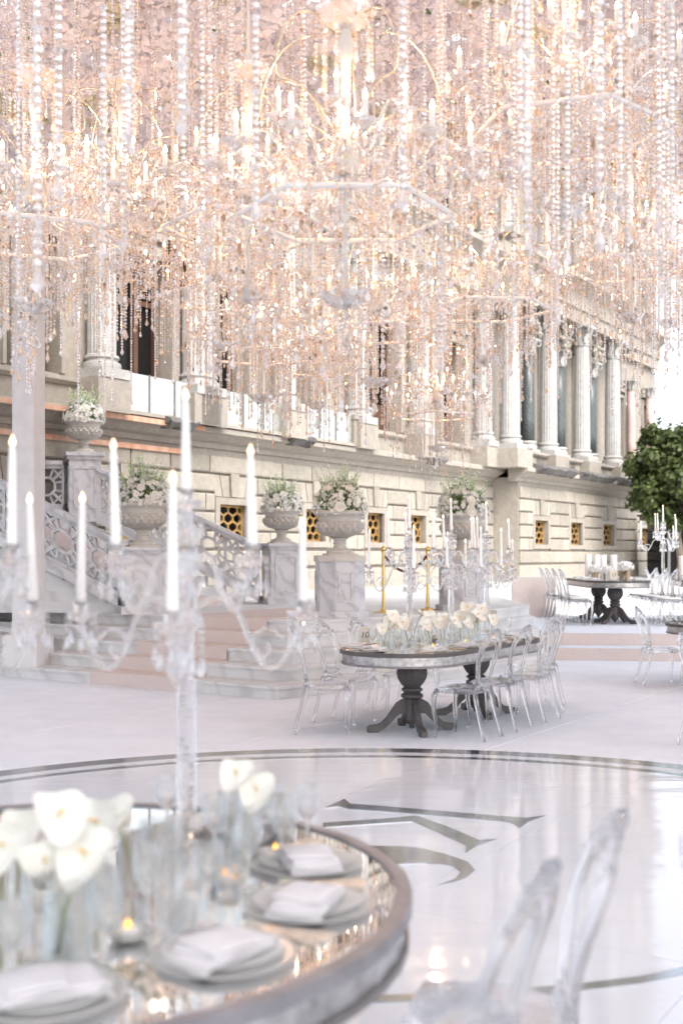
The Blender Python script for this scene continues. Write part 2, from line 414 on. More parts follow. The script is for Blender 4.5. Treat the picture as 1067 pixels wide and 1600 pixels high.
def clip_poly(poly, inside, cut):
    out = []
    for i in range(len(poly)):
        a, b = poly[i], poly[(i + 1) % len(poly)]
        ia, ib = inside(a), inside(b)
        if ia: out.append(a)
        if ia != ib: out.append(cut(a, b))
    return out
def clip_convex(poly, conv):
    n = len(conv)
    for i in range(n):
        p, q = conv[i], conv[(i + 1) % n]
        s = lambda t: (q[0] - p[0]) * (t[1] - p[1]) - (q[1] - p[1]) * (t[0] - p[0])
        def cut(a, b):
            sa, sb = s(a), s(b); k = sa / (sa - sb)
            return (a[0] + (b[0] - a[0]) * k, a[1] + (b[1] - a[1]) * k)
        poly = clip_poly(poly, lambda t: s(t) >= 0, cut)
        if len(poly) < 3: return []
    return poly

# carpet laid in long strips
area = [(-13, -4), (13, -4), (13, 27), (-13, 27)]
cb = MB(); cb.prism(area, .001, .003)
carpet = tag(cb.build('carpet', M['carpet']), 'pale carpet covering the ground under the canopy', 'carpet', kind='structure')
for i in range(-9, 10):
    o = Vector((-.7, 10.5, 0)) + W * (i * 2.0)
    q = [o + U * -30 + W * .008, o + U * 30 + W * .008, o + U * 30 + W * 1.992, o + U * -30 + W * 1.992]
    poly = clip_convex([(p.x, p.y) for p in q], area)
    if poly: MB().prism(poly, .003, .009).build('carpet_strip', M['carpet'], carpet)

# ------------------------------------------------ dance floor, fitted to the ring seen in the photograph
DC, DR = Vector((.21, 5.42, 0)), 4.36
circ = [(DC.x + DR * math.cos(2 * PI * k / 96), DC.y + DR * math.sin(2 * PI * k / 96)) for k in range(96)]
df = MB(); df.prism(circ, .009, .0135)
dance = tag(df.build('dance_floor', M['inlay']), 'round glossy white dance floor with silver rings and monogram', 'dance floor', kind='structure')
def ring(r0, r1, z0, z1, name, mat, parent):
    b = MB(); n = 128; P = []; F = []
    for k in range(n):
        a = 2 * PI * k / n
        for (r, z) in ((r0, z0), (r1, z0), (r1, z1), (r0, z1)): P.append((DC.x + r * math.cos(a), DC.y + r * math.sin(a), z))
    for k in range(n):
        k2 = (k + 1) % n
        for j in range(4): F.append((k * 4 + j, k2 * 4 + j, k2 * 4 + (j + 1) % 4, k * 4 + (j + 1) % 4))
    b.add(P, F); return b.build(name, mat, parent)
ring(DR - .20, DR, .012, .026, 'outer_ring', M['inlay'], dance)
ring(DR - .34, DR - .204, .012, .024, 'white_band', M['gloss'], dance)
ring(DR - .44, DR - .344, .012, .026, 'inner_ring', M['inlay'], dance)
inner = [(DC.x + (DR - .444) * math.cos(2 * PI * k / 96), DC.y + (DR - .444) * math.sin(2 * PI * k / 96)) for k in range(96)]
cell = 1.5
for i in range(-4, 4):
    for j in range(-4, 4):
        q = [DC + U * (i * cell + a) + W * (j * cell + b) for (a, b) in ((.0012, .0012), (cell - .0012, .0012), (cell - .0012, cell - .0012), (.0012, cell - .0012))]
        poly = clip_convex([(p.x, p.y) for p in q], inner)
        if poly: MB().prism(poly, .0135, .0235 + random.uniform(-.0004, .0004)).build('floor_panel', M['gloss'], dance)
def inlay(pts, name='monogram_stroke'):
    poly = [tuple(ground(x, y, .027).xy) for (x, y) in pts]
    MB().prism(poly, .022, .0275).build(name, M['inlay'], dance)
inlay([(506, 1263), (538, 1248.5), (547, 1256), (600, 1260), (700, 1268.5), (790, 1276), (822, 1278), (852, 1274.5), (826, 1284), (812, 1294), (800, 1286), (785, 1283.5), (700, 1276), (600, 1268), (545, 1264.5), (530, 1260)])
inlay([(505, 1286), (600, 1279.5), (648, 1275), (655, 1276), (700, 1292), (748, 1313), (776, 1311), (745, 1322), (727, 1333), (728, 1321), (690, 1303), (645, 1283.5), (600, 1286.5), (505, 1293)])
inlay([(560, 1322), (631, 1322.5), (660, 1326), (696, 1335), (731, 1347), (742, 1360), (729, 1371), (710, 1378), (684, 1383.5), (712, 1373), (720, 1363), (708, 1354), (690, 1350), (666, 1349), (560, 1352)])
cl = [(380, 1572), (480, 1565), (640, 1559), (760, 1554), (900, 1543), (1000, 1531), (1075, 1515), (1150, 1495)]
inlay([(x, y - 5) for (x, y) in cl] + [(x, y + 6) for (x, y) in cl[::-1]], 'monogram_arc')

# ------------------------------------------------ terrace with steps
TER = .8; RISE = .16
C0 = Vector((-.716, 13.15, 0))
def offset_poly(P, ds):
    """P counter-clockwise, ds = inward offset of each edge i -> i+1"""
    n = len(P); L_ = []
    for i in range(n):
        a, b = Vector(P[i][:2]), Vector(P[(i + 1) % n][:2]); d = (b - a).normalized(); nn = Vector((-d.y, d.x))
        L_.append((a + nn * ds[i], d))
    out = []
    for i in range(n):
        (p, d), (q, e) = L_[i - 1], L_[i]
        den = d.x * e.y - d.y * e.x
        t = ((q.x - p.x) * e.y - (q.y - p.y) * e.x) / den
        out.append((p.x + d.x * t, p.y + d.y * t))
    return out
A_ = C0 + W * 11.5
TP = [(A_.x, A_.y), (C0.x, C0.y), (2.45, 16.3), (3.2, 17.6), (3.21, 24.2), (22, 40), (22, 46), (-14, 46), (-14, 30)]
TD = [.43, .29, .25, .004, .004, .004, .004, .004, .004]
stairs = thing('terrace_steps', 'veined marble steps wrapping the terrace before the palace', 'steps'); stairs['kind'] = 'structure'; del stairs['category']
for k in range(5):
    poly = offset_poly(TP, [d * k for d in TD])
    b = MB(); b.prism(poly, RISE * k, RISE * (k + 1) - .035)
    nose = offset_poly(poly, [-.025 if TD[i] > .1 else 0 for i in range(len(TD))])
    b.prism(nose, RISE * (k + 1) - .035, RISE * (k + 1)).build('step' if k < 4 else 'terrace_slab', M['marble2'], stairs)
# joints between the marble slabs of each step (thin dark butt joints cut as separate slabs on the front)
def step_line(k, t, e=0):
    """point on front edge of step k (0-based), t metres along W from the corner"""
    poly = offset_poly(TP, [d * k for d in TD])
    return Vector((poly[1][0], poly[1][1], RISE * (k + 1))) + W * t
nrm = Vector((.544, .839, 0))
# blush runner over the steps
rb = MB(); T0, T1 = 1.42, 2.95
for k in range(5):
    off = .43 * k
    f = C0 + nrm * (off - .025)
    z1 = RISE * (k + 1)
    a, b_ = f + W * T0, f + W * T1
    o = nrm * -.014
    rb.add([a + o + Vector((0, 0, z1 - RISE + .006)), b_ + o + Vector((0, 0, z1 - RISE + .006)), b_ + o + Vector((0, 0, z1 + .004)), a + o + Vector((0, 0, z1 + .004)),
            a + Vector((0, 0, z1 - RISE + .006)), b_ + Vector((0, 0, z1 - RISE + .006)), b_ + Vector((0, 0, z1 + .004)), a + Vector((0, 0, z1 + .004))],
           [(0, 3, 2, 1), (4, 5, 6, 7), (0, 1, 5, 4), (0, 4, 7, 3), (1, 2, 6, 5), (3, 7, 6, 2)])
    dep = .43 if k < 4 else 2.6
    c = f + W * ((T0 + T1) / 2) + nrm * (dep / 2 - .007)
    rb.box((c.x, c.y, z1 + .007), (T1 - T0, dep + .014, .014), math.atan2(W.y, W.x))
tag(rb.build('stair_runner', M['runner']), 'blush carpet runner climbing the lower marble steps', 'carpet')

# upper flight between the two balustrades
F0, B0 = Vector((-3.15, 17.05, 0)), Vector((-1.7, 20.3, 0)); FD = Vector((-1, .04, 0))
flight = thing('upper_flight', 'upper flight of marble stairs between two pierced balustrades', 'stairs'); flight['kind'] = 'structure'; del flight['category']
TR = .33; NST = 9
for k in range(NST):
    a, b_ = F0 + FD * (TR * k), B0 + FD * (TR * k)
    e = 4.0 if k == NST - 1 else TR * (NST - k) + 3.67
    MB().prism([(a.x, a.y), (b_.x, b_.y), (b_ + FD * e).xy[:], (a + FD * e).xy[:]], TER + RISE * k, TER + RISE * (k + 1)).build('step', M['marble2'], flight)
rb = MB()
for k in range(NST):
    z = TER + RISE * (k + 1); q0 = F0.lerp(B0, .3) + FD * (TR * k); q1 = F0.lerp(B0, .72) + FD * (TR * k)
    rb.prism([(q0 - FD * .014).xy[:], (q1 - FD * .014).xy[:], (q1 + FD * (TR - .015)).xy[:], (q0 + FD * (TR - .015)).xy[:]], z - RISE + .016 if k else z - RISE + .002, z + .012)
tag(rb.build('stair_runner', M['runner']), 'blush carpet runner on the upper flight between balustrades', 'carpet')

# ------------------------------------------------ balustrades with pierced tracery
def balustrade(p0, p1, za, zb, label, h=.98):
    """p0 -> p1 along the ground, za/zb the walking level at each end"""
    o = thing('balustrade', label, 'balustrade', (p0.x, p0.y, za))
    d = p1 - p0; L_ = d.length; dx = d.normalized(); sl_ = (zb - za) / L_
    nn = Vector((-dx.y, dx.x, 0))
    def pt(s, z, t=0): return dx * s + nn * t + Vector((0, 0, z + sl_ * s))
    def rail(z0, z1, w, name):
        b = MB(); P = []
        for s in (0, L_):
            for (t, z) in ((-w / 2, z0), (w / 2, z0), (w / 2, z1), (-w / 2, z1)): P.append(pt(s, z, t))
        b.add(P, [(3, 2, 1, 0), (4, 5, 6, 7), (0, 1, 5, 4), (1, 2, 6, 5), (2, 3, 7, 6), (3, 0, 4, 7)])
        return b.build(name, M['marble'], o)
    rail(h - .07, h, .3, 'handrail'); rail(h - .14, h - .07, .2, 'rail_moulding')
    rail(0, .16, .34, 'base_rail'); rail(.16, .22, .24, 'base_moulding')
    zl, zh = .22, h - .14; hh = zh - zl; n = max(1, round(L_ / (hh * 1.02))); w = L_ / n
    for i in range(n):
        b = MB(); s0 = i * w; cxx = s0 + w / 2; czz = (zl + zh) / 2
        th = .05
        def seg(x0, z0, x1, z1, wd=.045, tk=.11):
            a_, c_ = Vector((x0, z0)), Vector((x1, z1)); dd = (c_ - a_).normalized(); pp = Vector((-dd.y, dd.x)) * wd / 2
            q = [a_ - pp, c_ - pp, c_ + pp, a_ + pp]
            b.extr([(v.x, v.y) for v in q], lambda x, y, t: pt(x, y, t - tk / 2), tk)
        r8 = hh * .27
        oc = [(cxx + r8 * math.cos(PI / 8 + k * PI / 4), czz + r8 * math.sin(PI / 8 + k * PI / 4)) for k in range(8)]
        for k in range(8):
            seg(*oc[k], *oc[(k + 1) % 8])
        for sx in (-1, 1):
            for sz in (-1, 1):
                seg(cxx + sx * w / 2, czz + sz * hh / 2, cxx + sx * r8 * .72, czz + sz * r8 * .72, .05, .1)
                seg(cxx + sx * w / 2, czz + sz * hh * .16, cxx + sx * r8 * .92, czz + sz * r8 * .38, .036, .09)
                seg(cxx + sx * w * .18, czz + sz * hh / 2, cxx + sx * r8 * .38, czz + sz * r8 * .92, .036, .09)
                seg(cxx + sx * w * .18, czz + sz * hh / 2, cxx + sx * w / 2, czz + sz * hh * .16, .036, .08)
        seg(s0 + .022, zl, s0 + .022, zh, .04, .12)
        b.build('tracery_panel', M['marble'], o)
    return o
LV = TER + RISE * NST
balustrade(F0 + FD * .12, F0 + FD * (TR * NST), TER + .1, LV + .1, 'front pierced marble balustrade descending to the draped post side urn')
balustrade(F0 + FD * (TR * NST), F0 + FD * (TR * NST + 3.4), LV, LV, 'level pierced marble balustrade on the landing behind the draped post')
balustrade(B0 + FD * -.25, B0 + FD * 2.62, TER + .05, LV + .0, 'rear pierced marble balustrade sloping down along the palace wall')
balustrade(B0 + FD * 3.2, B0 + FD * 6.4, LV + .1, LV + .1, 'level pierced marble balustrade left of the highest urn')

# ------------------------------------------------ palace
PO = Vector((.698, 29.9, 0)); PN = -W                                     # outward normal
def fs(px):
    k = (px - CX) / FPX
    return (PO.y * k - PO.x) / (U.x - U.y * k)
def fz(px, py):
    return CAMZ + (HOR - py) / FPX * (PO.y + U.y * fs(px))
palace = thing('palace', 'ornate cream limestone palace with columns, balconies and gilded basement grilles', 'building', (PO.x, PO.y, TER), math.atan2(U.y, U.x))
# local frame of the palace: x = along the facade, y = -outward, z up from the terrace
def pb(b, name, mat, parent=None, **k): return b.build(name, mat, parent or palace, **k)
def lz(z): return z - TER
def fbox(b, s0, s1, o0, o1, z0, z1):
    """box between s0..s1, o = metres outward of the wall plane, world heights"""
    return b.box(((s0 + s1) / 2, -(o0 + o1) / 2, (z0 + z1) / 2 - TER), (s1 - s0, o1 - o0, z1 - z0))
def wall(b, s0, s1, z0, z1, ops, o0, o1):
    """solid wall with rectangular openings (a, b, c, d) = s-range and z-range"""
    ops = sorted(ops); x = s0
    for (a, b2, c, d) in ops:
        if a > x: fbox(b, x, a, o0, o1, z0, z1)
        if c > z0: fbox(b, a, b2, o0, o1, z0, c)
        if d < z1: fbox(b, a, b2, o0, o1, d, z1)
        x = b2
    fbox(b, x, s1, o0, o1, z0, z1)
S0, S1 = -19.0, fs(1021)
BA, BB = fs(768), fs(958)                     # projecting bay
BAYO = .9
def outw(s): return BAYO if BA <= s <= BB else 0.0
# basement windows
bw = [(fs(c - w / 2), fs(c + w / 2)) for (c, w) in ((20, 40), (190, 42), (362, 44), (490, 30), (584, 26), (650, 24), (803, 21), (860, 19), (912, 18), (976, 12), (1006, 11))]
wz0, wz1 = 1.97, 2.74
ops = [(a, b, wz0, wz1) for (a, b) in bw]
lw = MB()
wall(lw, S0, BA, TER - .2, 4.05, [o for o in ops if o[1] < BA], -.6, 0)
wall(lw, BA, BB, TER - .2, 4.05, [o for o in ops if o[0] > BA and o[1] < BB], -.6, BAYO)
wall(lw, BB, S1, TER - .2, 4.05, [o for o in ops if o[0] > BB], -.6, 0)
pb(lw, 'basement_wall', M['stone'])
# plinth
b = MB()
for (a, c, o) in ((S0, BA - .08, 0), (BA - .08, BB + .08, BAYO), (BB + .08, S1 + .1, 0)): fbox(b, a, c, o - .3, o + .09, TER - .1, 1.32)
pb(b, 'plinth', M['stone'])
# ashlar blocks: each stone its own piece
ch = .405; z = 1.36; row = 0
def put_block(a, c, z0, z1, o):
    b = MB(); w, h, dp = c - a, z1 - z0, .085; e = .03
    P = []
    for (t, k) in ((-.02, 0), (dp - .018, 0), (dp, e)):
        P += [(-w / 2 + k, -t, -h / 2 + k), (w / 2 - k, -t, -h / 2 + k), (w / 2 - k, -t, h / 2 - k), (-w / 2 + k, -t, h / 2 - k)]
    F = [(8, 9, 10, 11)]
    for l in (0, 4):
        for j in range(4): F.append((l + j, l + (j + 1) % 4, l + 4 + (j + 1) % 4, l + 4 + j))
    b.add(P, F)
    pb(b, 'stone_block', M['stone_block'], loc=((a + c) / 2, -o, (z0 + z1) / 2 - TER))
while z + ch < 4.0:
    for (ra, rc, o) in ((S0, BA, 0), (BA, BB, BAYO), (BB, S1, 0)):
        s = ra if row % 2 == 0 else ra - .62
        while s < rc - .05:
            e = s + random.uniform(1.15, 1.5)
            if rc - e < .4: e = rc
            pieces = [(max(s, ra), min(e, rc))]
            for (a, c, z0, z1) in ops:
                if z < z1 + .62 and z + ch > z0 - .16:
                    np_ = []
                    for (p, q) in pieces:
                        A, C_ = a - .16, c + .16
                        if q <= A or p >= C_: np_.append((p, q)); continue
                        if p < A: np_.append((p, A))
                        if q > C_: np_.append((C_, q))
                    pieces = np_
            for (p, q) in pieces:
                if q - p > .12 and -13.5 < p: put_block(p + .016, q - .016, z + .024, z + ch - .024, o)
            s = e
    z += ch; row += 1
# basement windows: surround, sill, fan of keystones, gilded grille, pane
def grille_mesh(w, h):
    b = MB(); nx, nz = 3, 4; cw, chh = w / nx, h / nz; t = .04
    for i in range(nx * 2 + 1):
        for j in range(nz):
            x = -w / 2 + i * cw / 2
            if (i + j) % 2 == 0:
                b.bar((x, 0, -h / 2 + j * chh + chh * .22), (x, 0, -h / 2 + (j + 1) * chh - chh * .22), .045, t, (0, 1, 0))
    for j in range(nz + 1):
        for i in range(nx * 2):
            x0 = -w / 2 + i * cw / 2; x1 = x0 + cw / 2; zc = -h / 2 + j * chh
            s = chh * .22
            up = ((i + j) % 2 == 0)
            z0_, z1_ = (zc + s, zc - s) if up else (zc - s, zc + s)
            cl_ = lambda v: max(-h / 2, min(h / 2, v))
            b.bar((x0, 0, cl_(z0_)), (x1, 0, cl_(z1_)), .045, t, (0, 1, 0))
    for (p, q) in (((-w / 2, 0, -h / 2), (w / 2, 0, -h / 2)), ((-w / 2, 0, h / 2), (w / 2, 0, h / 2)), ((-w / 2, 0, -h / 2), (-w / 2, 0, h / 2)), ((w / 2, 0, -h / 2), (w / 2, 0, h / 2))):
        b.bar(p, q, .07, .05, (0, 1, 0))
    return b
for (a, c, z0, z1) in ops:
    o = outw((a + c) / 2); w = c - a; mid = ((a + c) / 2)
    b = MB()
    for (p, q, r_, s_) in ((a - .15, a, z0, z1), (c, c + .15, z0, z1), (a - .15, c + .15, z1, z1 + .15), (a - .19, c + .19, z0 - .14, z0)):
        fbox(b, p, q, o - .25, o + (.1 if r_ < z0 else .075), r_, s_)
    win = pb(b, 'window_surround', M['stone'])
    pb(grille_mesh(w - .02, z1 - z0 - .02), 'grille', M['gold_grille'], win, loc=(mid, -(o - .12), (z0 + z1) / 2 - TER))
    b = MB(); fbox(b, a, c, o - .3, o - .22, z0, z1); pb(b, 'pane', M['darkglass'], win)
    for k in range(-2, 3):
        b = MB(); x0 = mid + k * (w + .3) / 5; sp = .035
        tw, bw_ = (w + .3) / 5 * 1.28, (w + .3) / 5
        x1 = mid + k * tw
        zb, zt = z1 + .165, z1 + .62 + (.06 if k == 0 else 0)
        P = [(x0 - bw_ / 2 + .012, zb), (x0 + bw_ / 2 - .012, zb), (x1 + tw / 2 - .014, zt), (x1 - tw / 2 + .014, zt)]
        b.extr(P, lambda x, y, t, o=o: Vector((x, -(o - .02 + t), y - TER)), .075 + (.04 if k == 0 else 0))
        pb(b, 'keystone', M['stone_block'], win)
# string course and weathered ledge
def moulding(name, mat, prof, sa, sb, o, ends=.0):
    """prof: (outward, z) outline extruded along the facade"""
    b = MB(); b.extr(prof, lambda x, y, t: Vector((sa + t, -(o + x), y - TER)), sb - sa)
    return pb(b, name, mat)
LEDGE = [(-.2, 3.92), (.06, 3.92), (.09, 4.02), (.2, 4.06), (.34, 4.16), (.46, 4.2), (.46, 4.3), (.4, 4.34), (-.2, 4.36)]
for (a, c, o) in ((S0, BA + .02, 0), (BA - .3, BB + .3, BAYO), (BB - .02, S1 + .3, 0)):
    moulding('cornice', M['stone'], LEDGE, a, c, o)
# dark weathered blocks jutting out of the cornice, their edges eroded
rl = random.Random(31)
def rough_ledge(s0, s1, o0, o1, z0, z1):
    b = MB(); n = max(8, int((s1 - s0) / .16)); P = []; F = []
    for k in range(n + 1):
        x = s0 + (s1 - s0) * k / n; e = .5 if k in (0, n) else 1
        j = lambda q: rl.uniform(-q, q)
        zt, zm, ot = z1 + j(.03), z0 + (z1 - z0) * .55 + j(.03), o1 + j(.05)
        P += [(x, -o0, z0 - TER), (x, -(o0 + (ot - o0) * .75 * e), z0 + j(.03) - TER), (x, -ot, zm - TER), (x, -(ot - .04), zt - .05 - TER), (x, -(o0 + (ot - o0) * .5), zt - TER), (x, -o0, z1 + .05 - TER)]
    for k in range(n):
        for q in range(5): F.append((k * 6 + q, (k + 1) * 6 + q, (k + 1) * 6 + q + 1, k * 6 + q + 1))
        F.append((k * 6 + 5, (k + 1) * 6 + 5, (k + 1) * 6, k * 6))
    F += [tuple(range(5, -1, -1)), tuple(n * 6 + q for q in range(6))]
    b.add(P, F); pb(b, 'weathered_ledge', M['ledge'])
nb = 3; L_ = (BB - BA) / nb
for k in range(nb): rough_ledge(BA + L_ * k + .3, BA + L_ * (k + 1) - .4, BAYO + .25, BAYO + .74, 4.18, 4.46)
for px in (255, 445, 660): s_ = fs(px); rough_ledge(s_ - .5, s_ + .4, .25, .62, 4.16, 4.4)
# orange strips along the ledge beside the stairs
orange_mat = pm('orange_strip', (.5, .23, .13), .7, var=.3, scale=5, c2=(.6, .42, .32))
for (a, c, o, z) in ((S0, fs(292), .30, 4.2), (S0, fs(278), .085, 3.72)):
    b = MB(); fbox(b, a, c, o - .1, o + .19 if z > 4 else o + .05, z, z + .1); pb(b, 'orange_strip', orange_mat)
# dado zone under the upper storey
b = MB()
for (a, c, o) in ((S0, BA, 0), (BA, BB, BAYO), (BB, S1, 0)): fbox(b, a, c, -.6, o + .05, 4.3, 4.78)
pb(b, 'dado', M['stone'])
for (a, c, o) in ((S0, BA - .1, 0), (BA - .1, BB + .1, BAYO), (BB + .1, S1 + .05, 0)):
    moulding('dado_moulding', M['stone'], [(-.1, 4.76), (.1, 4.76), (.16, 4.82), (.16, 4.9), (-.1, 4.92)], a, c, o)
# upper storey openings: (px left, px right, z0, z1, kind)
up = [(4, 24, 4.95, 7.3, 'g'), (64, 93, 4.95, 7.4, 'w'), (166, 268, 4.4, 7.6, 'w'), (325, 385, 4.4, 7.6, 'w'), (439, 482, 4.4, 7.6, 'w'),
      (570, 624, 4.95, 7.9, 'w'), (689, 723, 4.95, 7.9, 'w'), (783, 806, 4.95, 8.6, 'd'), (842, 862, 4.95, 8.6, 'd'), (895, 913, 4.95, 8.6, 'd'),
      (950, 957, 4.95, 7.6, 'g'), (966, 972, 4.95, 7.9, 'w'), (980, 988, 4.95, 7.9, 'w'), (1003, 1012, 4.95, 7.9, 'g')]
uops = [(fs(p), fs(q), z0, z1) for (p, q, z0, z1, k) in up]
b = MB(); wall(b, S0, S1, 4.78, 9.7, uops, -.7, 0); pb(b, 'upper_wall', M['stone'])
for (p, q, z0, z1, k) in up:
    a, c = fs(p), fs(q); mid = (a + c) / 2; w = c - a
    b = MB(); fw = min(.16, w * .2)
    for (x0, x1, y0, y1) in ((a - fw, a + .02, z0, z1), (c - .02, c + fw, z0, z1), (a - fw, c + fw, z1, z1 + fw * 1.3), (a - fw * 1.6, c + fw * 1.6, z1 + fw * 1.3 + .1, z1 + fw * 1.3 + .25)):
        fbox(b, x0, x1, -.3, .08 if y1 < z1 + .3 else .16, y0, y1)
    win = pb(b, 'window_surround', M['stone'])
    if w < 3:
        ar = MB(); zt = z1 + fw * 1.3 + .25; ra = w / 2 + fw
        for (rr_, tk) in ((1.0, .09), (.78, .06)): ar.tube([(mid + ra * rr_ * math.cos(q), -.1, zt + ra * .55 * rr_ * math.sin(q) - TER) for q in [PI * i_ / 12 for i_ in range(13)]], tk, 6)
        for i_ in range(7): q = PI * (i_ + .5) / 7; ar.octa((mid + ra * .5 * math.cos(q), -.06, zt + ra * .3 * math.sin(q) + .05 - TER), .09, .12, i_, n=6)
        pb(ar, 'carved_arch', M['stone'], win)
    b = MB(); fbox(b, a, c, -.62, -.5, z0, z1); pb(b, 'pane', M['darkglass'], win)
    if k == 'w':
        n = 3 if w > 1.4 else 2; b = MB()
        for i in range(n + 1): fbox(b, a + w * i / n - .06, a + w * i / n + .06, -.5, -.4, z0, z1)
        fbox(b, a, c, -.5, -.41, z0, z0 + .75); fbox(b, a, c, -.5, -.41, z1 - .9, z1 - .8); fbox(b, a, c, -.5, -.41, z1 - .12, z1)
        pb(b, 'wooden_leaf', M['wood'], win)
    elif k == 'g':
        b = MB(); fbox(b, mid - .03, mid + .03, -.5, -.42, z0, z1); fbox(b, a, c, -.5, -.43, (z0 + z1) / 2, (z0 + z1) / 2 + .06); pb(b, 'wooden_leaf', M['wood'], win)
# columns
def column(s, o, z0, z1, r, mat, flutes=True, name='column'):
    p = pb(MB().box((s, -o, z0 + .09 - TER), (r * 2.7, r * 2.7, .18)), name + '_plinth', M['column'])
    seg = 40 if flutes else 24; hh = z1 - z0
    bz, cz = z0 + .18, z1 - r * 2.4
    md = (lambda a, i, z: 1 - (.06 if int(round(a / (2 * PI) * seg)) % 2 else 0)) if flutes else None
    b = MB(); b.lathe([(r * 1.0, bz + .26), (r, bz + (cz - bz) * .3), (r * .96, bz + (cz - bz) * .65), (r * .86, cz)], seg, (s, -o, -TER), md)
    pb(b, 'shaft', mat, p, smooth=not flutes)
    b = MB(); b.lathe([(r * 1.3, bz), (r * 1.34, bz + .06), (r * 1.3, bz + .11), (r * 1.1, bz + .13), (r * 1.1, bz + .17), (r * 1.22, bz + .2), (r * 1.18, bz + .25), (r * 1.02, bz + .27)], 24, (s, -o, -TER))
    pb(b, 'base', M['column'], p, smooth=True, auto=40)
    b = MB(); b.lathe([(r * .92, cz), (r * 1.0, cz + r * .12), (r * .92, cz + r * .25), (r * .95, cz + r * .8), (r * 1.12, cz + r * 1.5), (r * 1.4, cz + r * 2.1)], 16, (s, -o, -TER), lambda a, i, z: 1 + (.13 * math.cos(8 * a) if i > 2 else 0))
    b.box((s, -o, z1 - r * .15 - TER), (r * 2.9, r * 2.9, r * .3))
    for sx in (-1, 1):
        for sy in (-1, 1):
            q = [(s + sx * r * (1.15 + .25 * math.cos(t)), -o + sy * r * (1.15 + .25 * math.cos(t)), z1 - r * .65 + r * .28 * math.sin(t) - TER) for t in [k * PI / 4 for k in range(9)]]
            b.tube(q, r * .1, 5)
    for k in range(8):
        a = k * PI / 4; rr = r * 1.05
        b.box((s + rr * math.cos(a), -o + rr * math.sin(a), cz + r * .75 - TER), (r * .22, r * .4, r * .8), a)
    pb(b, 'capital', M['column'], p)
    return p
CT = 9.6
for px in (768, 828, 881, 930):
    s = fs(px) - .35; o = BAYO - .1
    b = MB(); fbox(b, s - .56, s + .56, o - .9, o + .5, 4.3, 4.86); pb(b, 'column_pedestal', M['stone'])
    column(s, o, 4.86, CT, .29, M['column'])
for px in (806, 855, 905):
    s = fs(px) - .2; b = MB(); fbox(b, s - .35, s + .35, .2, .95, 4.4, 4.88); pb(b, 'column_pedestal', M['stone'])
    column(s, .5, 4.86, 8.6, .23, M['verde'], False)
    b = MB(); fbox(b, s - .4, s + .4, .05, .7, 8.6, 9.6)
    for i_ in range(26): b.octa((s + rl.uniform(-.42, .42), -rl.uniform(.68, .85), rl.uniform(8.65, 9.5) - TER), rl.uniform(.06, .14), rl.uniform(.1, .2), i_, n=6)
    tag(pb(b, 'carved_bracket', M['stone']), kind='stuff')
for px in (974, 1004):
    column(fs(px), .3, 4.9, 8.6, .17, M['rosa'], False)
for px in (142, 289, 300, 430, 545, 640, 742):
    s = fs(px); b = MB(); fbox(b, s - .42, s + .42, -.1, .62, 4.3, 4.92); pb(b, 'column_pedestal', M['stone'])
    column(s, .28, 4.92, CT, .27, M['column'])
# entablature, upper order, roof cornice
for (a, c, o) in ((S0, BA, .25), (BA - .3, BB + .3, BAYO + .1), (BB, S1, .1)):
    moulding('entablature', M['stone'], [(-.9, CT - .05), (.1, CT - .05), (.12, CT + .35), (.2, CT + .4), (.2, CT + .9), (.45, CT + 1.1), (.62, CT + 1.2), (.62, CT + 1.35), (-.9, CT + 1.4)], a, c, o)
Z2 = CT + 1.35
up2 = [(p, q) for (p, q, *_r) in up]
b = MB(); wall(b, S0, S1, Z2 - .02, 16.5, [(fs(p), fs(q), Z2 + .8, 14.2) for (p, q) in up2], -.7, -.02); pb(b, 'upper_wall', M['stone'])
b = MB(); fbox(b, S0, S1, -5.5, -.72, TER, 16.4); pb(b, 'core', M['stone'])
for (p, q) in up2:
    a, c = fs(p), fs(q); b = MB(); fbox(b, a, c, -.68, -.5, Z2 + .8, 14.2); pb(b, 'upper_pane', M['darkglass'])
for px in (142, 295, 430, 545, 640, 742): column(fs(px), .3, Z2, 15.6, .24, M['column'], False)
for px in (768, 828, 881, 930): column(fs(px) - .35, BAYO - .2, Z2 + .5, 15.6, .3, M['column'])
for (a, c, o) in ((S0, BA, .25), (BA - .3, BB + .3, BAYO + .1), (BB, S1, .1)):
    moulding('roof_cornice', M['stone'], [(-.9, 15.55), (.1, 15.55), (.15, 16.1), (.6, 16.5), (.65, 16.75), (-.9, 16.8)], a, c, o)
# glazed balcony fronts
def balcony(px0, px1, n):
    a, c = fs(px0), fs(px1); w = (c - a) / n
    b = MB(); fbox(b, a - .1, c + .1, .0, .5, 4.33, 4.40); sl_ = pb(b, 'balcony_slab', M['stone'])
    for k in range(n):
        b = MB(); fbox(b, a + w * k + .012, a + w * (k + 1) - .012, .42, .432, 4.41, 5.12); pb(b, 'glass_pane', M['pane'], sl_)
        b = MB(); fbox(b, a + w * k + .02, a + w * (k + 1) - .02, .36, .40, 4.40, 4.78)
        for j in range(4):
            x = a + w * (k + (j + .5) / 4); q = [(x + w * .09 * math.cos(t), -.405, 4.58 - TER + w * .11 * math.sin(t)) for t in [i * PI / 4 for i in range(8)]]
            b.tube(q, .02, 4, closed=True)
        tag(pb(b, 'etched_panel', M['frost'], sl_))
        b = MB(); fbox(b, a + w * k - .012, a + w * k + .012, .40, .45, 4.40, 5.14); pb(b, 'glass_post', M['rim'], sl_)
    b = MB(); fbox(b, c + .03, c + .34, .0, .5, 4.36, 5.0); fbox(b, c + .0, c + .37, -.02, .54, 5.0, 5.1); pb(b, 'parapet_pier', M['stone'], sl_)
balcony(166, 285, 3); balcony(322, 418, 3); balcony(449, 526, 3)

